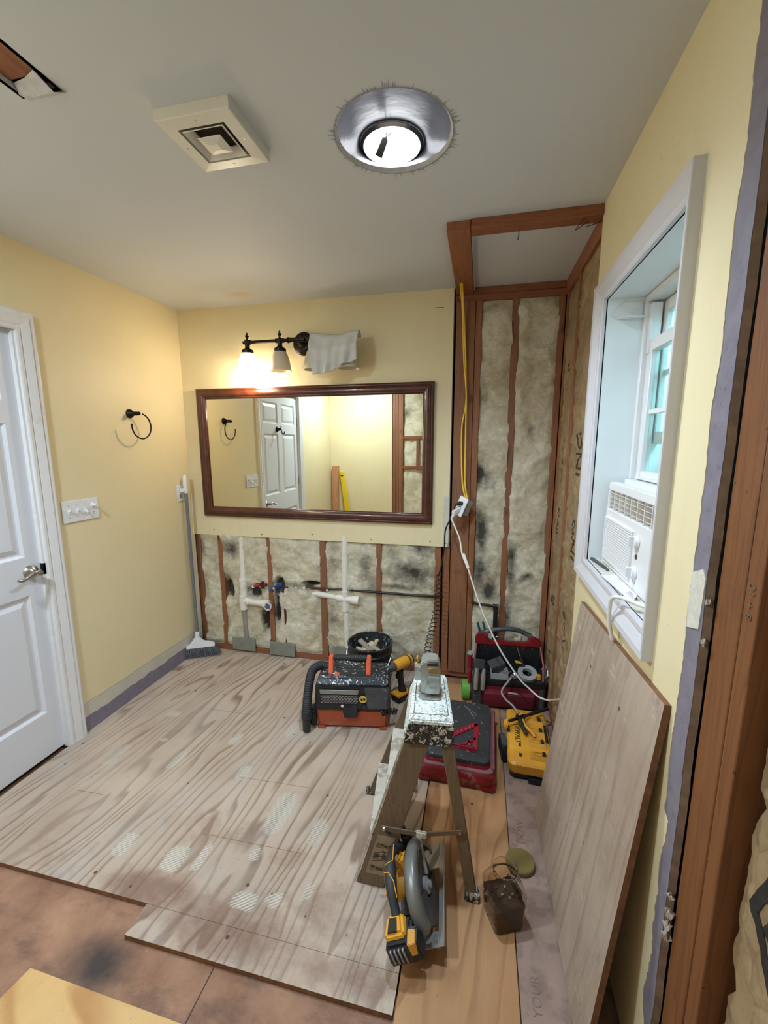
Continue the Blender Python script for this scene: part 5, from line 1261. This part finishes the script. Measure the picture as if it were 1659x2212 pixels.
for k in range(9): b.box(-.1035, -.19+k*.012, .045, -.094, -.184+k*.012, .068)
put('cooling_slots', b, 'dyd', cg)
text('DEWALT', .036, T(-.052, .0, .0815) @ RZ(-PI/2), 'inkdk', cg, 'brand_lettering')
for y in (-.155, -.085, .155): put('info_mark', B().box(-.05, y-.012, .0802, -.038, y+.012, .0812), 'inkdk', cg)
put('front_tab', B().box(-.01, -.232, .0, .05, -.212, .018), 'black', cg, bevel=.003)
ck = thing('bar_clamp', 'small yellow and black trigger clamp lying on the charger', 'clamp', (2.30, -.52, .1))
zc = .112
put('bar', B().hexa([(2.215, -.565, zc-.004), (2.219, -.572, zc-.004), (2.455, -.405, zc-.004), (2.450, -.398, zc-.004), (2.215, -.565, zc+.010), (2.219, -.572, zc+.010), (2.455, -.405, zc+.010), (2.450, -.398, zc+.010)]), 'black', ck)
put('head', B().box(-.026, -.016, 0, .026, .016, .03, T(2.295, -.510, .100) @ RZ(.62)), 'black', ck, bevel=.007)
put('head_plate', B().box(-.016, -.008, .03, .016, .008, .033, T(2.295, -.510, .100) @ RZ(.62)), 'dyd', ck, bevel=.002)
put('trigger_handle', B().tube(smoothpath([(2.305, -.53, .112), (2.315, -.575, .110), (2.345, -.61, .103), (2.355, -.635, .099)], 5), [.008]*15+[.005], 8), 'dyd', ck, smooth=.9)
put('fixed_handle', B().tube(smoothpath([(2.29, -.53, .112), (2.30, -.58, .11), (2.315, -.625, .1)], 5), [.012, .012, .012, .012, .012, .010, .010, .010, .010, .009, .008], 8), 'black', ck, smooth=.9)
put('fixed_jaw', B().hexa([(2.205, -.60, .092), (2.225, -.60, .092), (2.235, -.555, .092), (2.210, -.550, .092), (2.205, -.60, .118), (2.225, -.60, .118), (2.235, -.555, .125), (2.210, -.550, .125)]), 'dy', ck, bevel=.005)
put('jaw_pad', B().box(2.222, -.60, .082, 2.236, -.565, .10), 'black', ck, bevel=.003)

# black drill bag / dark battery between case and charger
ba = thing('battery_pack', 'black battery pack standing between the red case and the charger', 'battery', (2.20, -.66, 0), .1, local=True)
put('case', B().box(-.014, -.06, .0, .018, .06, .075), 'black', ba, bevel=.005)
put('terminal_rail', B().box(-.010, -.045, .075, .014, .04, .083), 'dgrey', ba, bevel=.002)

# ------------------------------------------------------------ open tool tote in the closet corner
tt = thing('tool_tote', 'open red and black tool tote with a curved handle in the corner', 'tool bag', (2.24, -.155, 0), math.radians(4), local=True)
put('fabric_body', loft(B(), [(rr(.195, .115, .03), .010), (rr(.205, .122, .03), .04), (rr(.200, .118, .03), .10), (rr(.205, .120, .03), .15)]), 'redcloth', tt, smooth=.9)
put('base', loft(B(), [(rr(.200, .118, .03), .0), (rr(.208, .125, .03), .016), (rr(.204, .122, .03), .034)]), 'black', tt, smooth=.7)
put('rim_band', loft(B(), [(rr(.206, .122, .03), .140), (rr(.212, .126, .03), .150), (rr(.210, .124, .03), .178)]), 'black', tt, smooth=.7)
put('corner_guard', B().box(-.212, -.128, .01, -.15, -.06, .21), 'dgrey', tt, bevel=.01); put('corner_guard', B().box(.165, -.126, .01, .205, -.07, .15), 'dgrey', tt, bevel=.01)
put('front_pocket', loft(B(), [([(x*.72, y*.14-.126) for x, y in rr(.19, .115, .03)], .02), ([(x*.74, y*.2-.132) for x, y in rr(.19, .115, .03)], .05), ([(x*.74, y*.2-.130) for x, y in rr(.19, .115, .03)], .105), ([(x*.72, y*.12-.124) for x, y in rr(.19, .115, .03)], .115)]), 'redcloth', tt, smooth=.9)
put('pocket_logo', B().hexa([(-.01, -.1508, .116), (.05, -.1508, .113), (.05, -.148, .113), (-.01, -.148, .116), (-.006, -.1508, .124), (.042, -.1508, .120), (.042, -.148, .120), (-.006, -.148, .124)]), 'tape', tt)
# centre panel with handle: runs lengthwise
put('centre_panel', B().box(-.185, .03, .15, .195, .045, .335), 'black', tt, bevel=.004)
b = B().prism([(-.19, .325), (.20, .325), (.20, .355), (.19, .372), (.12, .405), (.125, .36), (.11, .350), (-.10, .350), (-.115, .365), (-.115, .412), (-.17, .395), (-.19, .37)], .022, .052, 'y')
put('red_handle_frame', b, 'red', tt, bevel=.005)
hpts = smoothpath([(-.15, .037, .395), (-.10, .037, .413), (0, .037, .430), (.07, .037, .422), (.14, .037, .392)], 6)
put('handle_grip', B().tube(hpts, .0145, 12), 'dgrey', tt, smooth=.9)
for k in range(6): put('panel_rivet', B().lathe([(.004, 0), (.003, .002)], 8, T(-.13+k*.056, .0295, .312) @ RX(PI/2)), 'steel', tt)
put('side_strap', B().tube([(.195, -.10, .17), (.200, -.06, .26), (.195, .02, .33)], .006, 8).tube([(-.19, -.10, .18), (-.195, -.05, .27), (-.185, .02, .33)], .006, 8), 'redledge', tt, smooth=.9)
Mt = T(2.24, -.155, 0) @ RZ(math.radians(4))
def tw_(x, y, z): return Mt @ Vector((x, y, z))
def tbox(name, x, y, z, sx, sy, sz_, m, label, cat, rot=(0, 0, 0), bevel=.003, parts=None):
    o = thing(name, label, cat, tuple(tw_(x, y, z)))
    M = Mt @ T(x, y, z) @ RZ(rot[2]) @ RY(rot[1]) @ RX(rot[0])
    put('body', B().box(-sx/2, -sy/2, 0, sx/2, sy/2, sz_, M), m, o, bevel=bevel); return o, M
o, M = tbox('sanding_block', -.06, -.035, .205, .09, .07, .05, 'dgrey', 'dark grey block sticking up in the tool tote', 'block', (.2, -.3, .3))
put('seam', B().box(-.046, -.036, .022, .046, .036, .026, M), 'black', o)
# small grey tray (open box)
o = thing('parts_tray', 'small open grey parts tray at the front of the tool tote', 'tray', tuple(tw_(-.055, -.085, .17)))
M = Mt @ T(-.055, -.088, .180)
b = B().box(-.05, -.03, 0, .05, .03, .004, M).box(-.05, -.03, .004, -.045, .03, .05, M).box(.045, -.03, .004, .05, .03, .05, M).box(-.045, -.03, .004, .045, -.026, .035, M).box(-.045, .026, .004, .045, .03, .05, M)
put('shell', b, 'grey', o, bevel=.001, seg=1)
# tape measure yellow/black
o, M = tbox('tape_measure', .065, -.02, .212, .06, .035, .03, 'black', 'black and yellow tape measure in the tool tote', 'tape measure', (0, .2, .2), .008)
put('yellow_top', B().box(-.026, -.012, .03, .02, .014, .036, M), 'levely', o, bevel=.002)
o = thing('tape_roll', 'wide grey tape roll lying at the right of the tool tote', 'tape roll', tuple(tw_(.11, -.07, .19)))
put('roll', B().shell([(.028, -.01), (.055, -.01), (.055, .014), (.028, .014), (.028, -.01)], 28, Mt @ T(.11, -.065, .20) @ RX(.35)), 'grey', o, smooth=.6)
o = thing('nozzle', 'white plastic tube fitting behind the tote handle', 'pipe fitting', tuple(tw_(.07, .075, .32)))
put('tube', B().tube([tw_(.07, .08, .16), tw_(.085, .08, .375)], .012, 12).tube([tw_(.05, .08, .345), tw_(.08, .08, .345)], .012, 12), 'pvc', o, smooth=.8)
o = thing('pliers', 'teal handled pliers sticking up at the left of the tool tote', 'pliers', tuple(tw_(-.16, .08, .2)))
put('handle', B().tube([tw_(-.15, .085, .16), tw_(-.16, .085, .38), tw_(-.178, .085, .44)], [.008, .008, .006], 10), 'teal', o, smooth=.9)
put('handle', B().tube([tw_(-.125, .085, .16), tw_(-.125, .085, .38), tw_(-.145, .085, .445)], [.008, .008, .006], 10), 'teal', o, smooth=.9)
put('jaw', B().tube([tw_(-.14, .085, .17), tw_(-.14, .085, .24)], [.012, .010], 8), 'steel', o)
o = thing('screwdriver', 'black screwdriver with a slanted shaft inside the tool tote', 'screwdriver', tuple(tw_(.07, -.0, .25)))
put('handle', B().tube([tw_(.10, -.03, .21), tw_(.075, -.005, .28)], [.011, .009], 10), 'black', o, smooth=.9)
put('shaft', B().tube([tw_(.075, -.005, .28), tw_(.055, .01, .33)], .003, 6), 'steel', o, smooth=.9)
o = thing('snips', 'pair of tan handled tools in the front left pouch of the tote', 'hand tool', tuple(tw_(-.17, -.13, .2)))
for x in (-.19, -.150): put('handle', B().tube([tw_(x, -.137, .12), tw_(x, -.137, .20), tw_(x+.004, -.128, .245)], [.013, .014, .009], 10), 'scrapgrey', o, smooth=.9)
put('jaw', B().box(-.20, -.12, .235, -.14, -.09, .29, Mt), 'dgrey', o, bevel=.006)
o = thing('yellow_chisel', 'small yellow tool at the right end of the tool tote', 'hand tool', tuple(tw_(.17, -.08, .19)))
put('body', B().box(.15, -.09, .175, .185, -.07, .21, Mt), 'dy', o, bevel=.005)
random.seed(9)
o = thing('key_ring_tools', 'dusty metal bits hanging at the right side of the tool tote', 'hardware', tuple(tw_(.225, -.05, .15)))
b = B()
for k in range(22):
    q = tw_(.216+random.uniform(-.006, .008), -.09+random.uniform(0, .14), .10+random.uniform(0, .14)); r = random.uniform(.006, .013)
    b.tube([q, q+Vector((random.uniform(-.01, .004), random.uniform(-.02, .02), random.uniform(-.03, .03)))], r*.5, 6)
put('metal_bits', b, 'steel', o)['kind'] = 'stuff'
o = thing('socket_set', 'tangled small metal bits piled in the tote tray', 'hardware', tuple(tw_(.03, -.09, .178)))
b = B()
for k in range(26):
    q = tw_(random.uniform(.0, .15), -.105+random.uniform(0, .05), .180+random.uniform(0, .012))
    b.tube([q, q+Vector((random.uniform(-.02, .02), random.uniform(-.02, .02), random.uniform(0, .012)))], random.uniform(.002, .005), 6)
put('metal_bits', b, 'steel', o)['kind'] = 'stuff'
o = thing('red_handle_tools', 'red capped tools strapped to the left end of the tote', 'hand tool', tuple(tw_(-.23, -.06, .2)))
put('body', B().tube([tw_(-.222, -.07, .12), tw_(-.224, -.06, .30)], [.013, .015], 10), 'red', o, smooth=.9)
put('cap', B().lathe([(.018, 0), (.02, .006), (.016, .014)], 14, T(*tw_(-.224, -.06, .298))), 'grey', o, smooth=.7)
gt = thing('tape_roll', 'green painters tape roll standing against the left end of the tote', 'tape roll', (1.995, -.215, 0))
put('roll', B().shell([(.036, -.022), (.058, -.022), (.058, .022), (.036, .022), (.036, -.022)], 36, T(1.998, -.215, .0585) @ RZ(.12) @ RY(PI/2)), 'green', gt, smooth=.6)
# charger cord: from tote to charger
gc = thing('charger_cord', 'dusty grey cord curving from the tote tray down to the charger', 'cord', (2.25, -.35, .1))
put('cord', B().tube(smoothpath([tw_(.055, -.10, .20), tw_(.02, -.125, .213), tw_(-.015, -.165, .195), (2.205, -.345, .15), (2.222, -.375, .125), (2.262, -.40, .105), (2.292, -.435, .086)], 8), .0058, 8), 'gcable', gc, smooth=1)

# ------------------------------------------------------------ circular saw lying on its motor side
cs_ = thing('circular_saw', 'yellow and black cordless circular saw tipped over to its left in front of the ladder', 'saw', (1.92, -1.46, 0))
SM = T(1.974, -1.435, .064) @ RZ(math.radians(5)) @ RY(math.radians(-25))
def sp(name, b, m, par=None, **kw):
    b.v = [tuple(SM @ Vector(q)) for q in b.v]; return put(name, b, m, par or cs_, **kw)
b = B(); b.box(-.145, -.168, 0, -.066, .168, .003).box(-.022, -.168, 0, 0, .168, .003).box(-.066, .075, 0, -.022, .168, .003).box(-.066, -.168, 0, -.022, -.125, .003).box(-.003, -.168, 0, 0, .168, .012)
sp('shoe_plate', b, 'alum', bevel=.0008, seg=1)
CY, CZ = -.035, .068
bld = []
for k in range(48): r = .088 if k % 2 else .093; a = 2*PI*k/48; bld.append((CY+r*math.cos(a), CZ+r*math.sin(a)))
sp('blade', B().prism(bld, -.045, -.043, 'x'), 'dgrey')
def arcx(prof, a0, a1, n=34, ky=1.0):
    """prof: (radius, x) closed loop swept about the blade axis"""
    b = B(); m = len(prof)
    for i in range(n+1):
        a = lerp(a0, a1, i/n)
        for r, x in prof: b.v.append((x, CY+ky*r*math.cos(a), CZ+r*math.sin(a)))
    for i in range(n):
        for k in range(m): b.f.append((i*m+k, i*m+(k+1) % m, (i+1)*m+(k+1) % m, (i+1)*m+k))
    b.f += [tuple(range(m)), tuple(n*m+k for k in range(m))[::-1]]; return b
sp('upper_guard', arcx([(.050, -.068), (.112, -.068), (.120, -.062), (.124, -.054), (.124, -.036), (.120, -.028), (.112, -.024), (.098, -.024), (.098, -.028), (.110, -.029), (.116, -.036), (.116, -.056), (.110, -.063), (.050, -.064)], math.radians(-4), math.radians(186), 40, 1.12), 'guard', smooth=.7)
sp('lower_guard', arcx([(.030, -.034), (.096, -.034), (.100, -.038), (.100, -.050), (.097, -.050), (.096, -.037), (.030, -.037)], math.radians(150), math.radians(330), 34, 1.04), 'dgrey', smooth=.7)
sp('guard_lever', B().tube([(-.030, CY+.02, CZ+.02), (-.026, CY+.06, CZ+.075), (-.026, CY+.085, CZ+.10)], [.006, .007, .009], 8), 'grey', smooth=.9)
ab = B().lathe([(.024, 0), (.024, .010), (.012, .012), (.012, .020), (.007, .022)], 20, T(-.042, CY, CZ) @ RY(PI/2)); sp('arbor', ab, 'grey', smooth=.6)
sp('guard_web', B().box(-.075, CY-.05, CZ-.03, -.055, CY+.06, CZ+.06), 'dgrey', bevel=.01)
sp('guard_lettering', B().box(-.0245, CY-.02, CZ+.102, -.0238, CY+.03, CZ+.107), 'inkdk')
sp('motor_housing', B().tube([(-.165, CY+.02, CZ+.002), (-.155, CY+.02, CZ+.002), (-.10, CY+.02, CZ+.002), (-.07, CY+.02, CZ+.002)], [.030, .041, .043, .040], 24), 'dyd', smooth=.6)
hp0 = smoothpath([(-.100, .050, .125), (-.108, .030, .165), (-.114, -.010, .187), (-.116, -.055, .182), (-.113, -.115, .155), (-.110, -.155, .118)], 6)
sp('handle', B().tube(hp0, [.017+.003*math.sin(i*.4) for i in range(len(hp0))], 14), 'rubber', smooth=.9)
sp('handle_accent', B().tube([(-.103, .01, .200), (-.101, -.045, .197), (-.115, -.055, .203), (-.129, -.055, .195)], .0017, 6).tube([(-.130, -.075, .192), (-.112, -.082, .196), (-.098, -.10, .182), (-.095, -.13, .155)], .0017, 6), 'dy')
sp('handle_shell', B().hexa([(-.115, -.03, .09), (-.080, -.03, .09), (-.078, .075, .09), (-.115, .075, .09), (-.108, -.02, .168), (-.088, -.02, .165), (-.088, .055, .150), (-.108, .055, .155)]), 'dy', bevel=.008)
sp('side_shell', B().tube([(-.140, .02, .130), (-.148, -.03, .132), (-.142, -.09, .125)], [.010, .016, .010], 10), 'dy', smooth=.9)
sp('front_knob', B().tube([(-.080, .085, .170), (-.110, .085, .178), (-.145, .070, .176), (-.168, .035, .155)], [.012, .020, .021, .013], 16), 'rubber', smooth=.9)
sp('knob_bracket', B().box(-.10, .06, .08, -.06, .095, .170), 'dgrey', bevel=.008)
sp('rafter_hook', B().tube([(-.07, .12, .07), (-.045, .155, .065), (-.03, .175, .05)], [.010, .014, .006], 8), 'label')
sp('lower_body', B().box(-.13, -.13, .03, -.075, -.05, .075), 'dgrey', bevel=.012)
bat = sp('battery', B().hexa([(-.150, -.232, .045), (-.060, -.232, .045), (-.060, -.150, .045), (-.150, -.150, .045), (-.145, -.228, .108), (-.065, -.228, .108), (-.065, -.150, .112), (-.145, -.150, .112)]), 'black', bevel=.008)
for k in range(4): sp('battery_rib', B().box(-.132+k*.013, -.2345, .058, -.127+k*.013, -.226, .102), 'grey', bat, bevel=.001, seg=1)
sp('battery_top', B().hexa([(-.148, -.212, .104), (-.072, -.212, .104), (-.080, -.145, .106), (-.142, -.145, .106), (-.142, -.206, .126), (-.082, -.206, .126), (-.090, -.155, .132), (-.136, -.155, .132)]), 'dy', bevel=.007)
sp('battery_window', B().hexa([(-.130, -.202, .124), (-.100, -.202, .124), (-.103, -.166, .129), (-.128, -.166, .129), (-.130, -.202, .1295), (-.100, -.202, .1295), (-.103, -.166, .134), (-.128, -.166, .134)]), 'black', bevel=.001, seg=1)
sp('battery_side', B().hexa([(-.078, -.236, .05), (-.040, -.230, .05), (-.040, -.180, .05), (-.078, -.180, .05), (-.078, -.230, .112), (-.050, -.224, .104), (-.046, -.180, .108), (-.078, -.180, .116)]), 'black', bevel=.005)
sp('side_tab', B().hexa([(-.070, -.2345, .075), (-.052, -.232, .075), (-.052, -.229, .075), (-.070, -.231, .075), (-.072, -.232, .112), (-.050, -.226, .106), (-.050, -.19, .108), (-.072, -.19, .116)]), 'dyd', bevel=.003)

# ------------------------------------------------------------ jar of screws and its lid
jr = thing('screw_jar', 'open clear square jar half full of screws on the floor beside the saw', 'jar', (2.165, -1.432, -.0), math.radians(24), local=True)
def sqr(h, r, z): return (rr(h, h, r, 4), z)
def loft_open(b, rings):
    n = len(rings[0][0])
    for poly, z in rings: b.v += [(x, y, z) for x, y in poly]
    for i in range(len(rings)-1):
        for k in range(n): b.f.append((i*n+k, i*n+(k+1) % n, (i+1)*n+(k+1) % n, (i+1)*n+k))
    return b
out_ = [sqr(.046, .012, .0), sqr(.050, .014, .006), sqr(.053, .014, .05), sqr(.056, .016, .115), sqr(.056, .02, .130), sqr(.050, .03, .150), sqr(.040, .0395, .162), sqr(.038, .0375, .166), sqr(.038, .0375, .186), sqr(.0405, .040, .187), sqr(.0405, .040, .191)]
inn = [sqr(.037, .0365, .191), sqr(.0365, .036, .166), sqr(.0385, .038, .160), sqr(.048, .028, .148), sqr(.054, .018, .129), sqr(.0545, .014, .115), sqr(.0515, .012, .05), sqr(.048, .01, .006)]
b = loft_open(B(), out_+inn); n = len(out_[0][0]); b.f += [tuple(range(n))[::-1], tuple(len(b.v)-n+k for k in range(n))]
put('jar_wall', b, 'jar', jr, smooth=.7)
random.seed(13); b = B()
put('screw_mass', loft(B(), [sqr(.0465, .01, .008), sqr(.050, .012, .05), sqr(.052, .012, .088), sqr(.035, .012, .098)]), 'screws', jr)
for k in range(200):
    z = random.uniform(.015, .105); h = .047 if z < .06 else .049
    q = Vector((random.uniform(-h, h), random.uniform(-h, h), z))
    if max(abs(q.x), abs(q.y)) < .036 and z < .085: q.x = math.copysign(h-.002, q.x)
    d = Vector((random.uniform(-1, 1), random.uniform(-1, 1), random.uniform(-.6, .6))).normalized()*.018
    e = q+d
    for i_ in (0, 1): e[i_] = max(-.05, min(.05, e[i_]))
    b.tube([q, e], .0016, 5)
put('screws', b, 'screws', jr)['kind'] = 'stuff'
for (x, y, z, a_) in ((.004, .006, .110, .4), (.020, -.018, .108, -.5), (.006, -.024, .106, .7), (-.012, -.010, .104, -.2)): put('screw_head', B().lathe([(.0038, 0), (.0038, .001), (.002, .0015), (.002, .0006), (0, .0006)], 12, T(x, y, z) @ RX(a_) @ RY(a_*.7)), 'screwhead', jr)
put('jar_label', B().box(.0562, -.018, .05, .0568, .03, .105), 'label', jr)
jl = thing('jar_lid', 'olive plastic jar lid lying on the floor behind the screw jar', 'lid', (2.237, -1.233, -.004), local=True)
put('disc', B().lathe([(.046, .0), (.050, .002), (.052, .006), (.052, .018), (.049, .0215), (.0, .0215)], 40), 'olive', jl, smooth=.6)

# small things in the mirror's view
sl = thing('lumber_stud', 'pale two by four leaning in the corner seen in the mirror', 'lumber', (.08, -2.9, 0))
put('timber', B().hexa([(.035, -2.945, 0), (.125, -2.93, 0), (.125, -2.895, 0), (.035, -2.905, 0), (.03, FY+.003, 1.235), (.119, FY+.003, 1.235), (.119, FY+.041, 1.235), (.03, FY+.041, 1.235)]), 'studpale', sl, bevel=.002, seg=1)
lv = thing('spirit_level', 'long yellow spirit level leaning beside the two by four seen in the mirror', 'level', (.3, -2.9, 0))
put('level_body', B().hexa([(.30, -2.93, 0), (.37, -2.93, 0), (.37, -2.905, 0), (.30, -2.905, 0), (.135, FY+.003, 1.16), (.190, FY+.003, 1.15), (.190, FY+.03, 1.15), (.135, FY+.03, 1.16)]), 'levely', lv, bevel=.002, seg=1)
put('vial_window', B().box(.148, FY+.030, 1.09, .185, FY+.034, 1.105), 'black', lv)
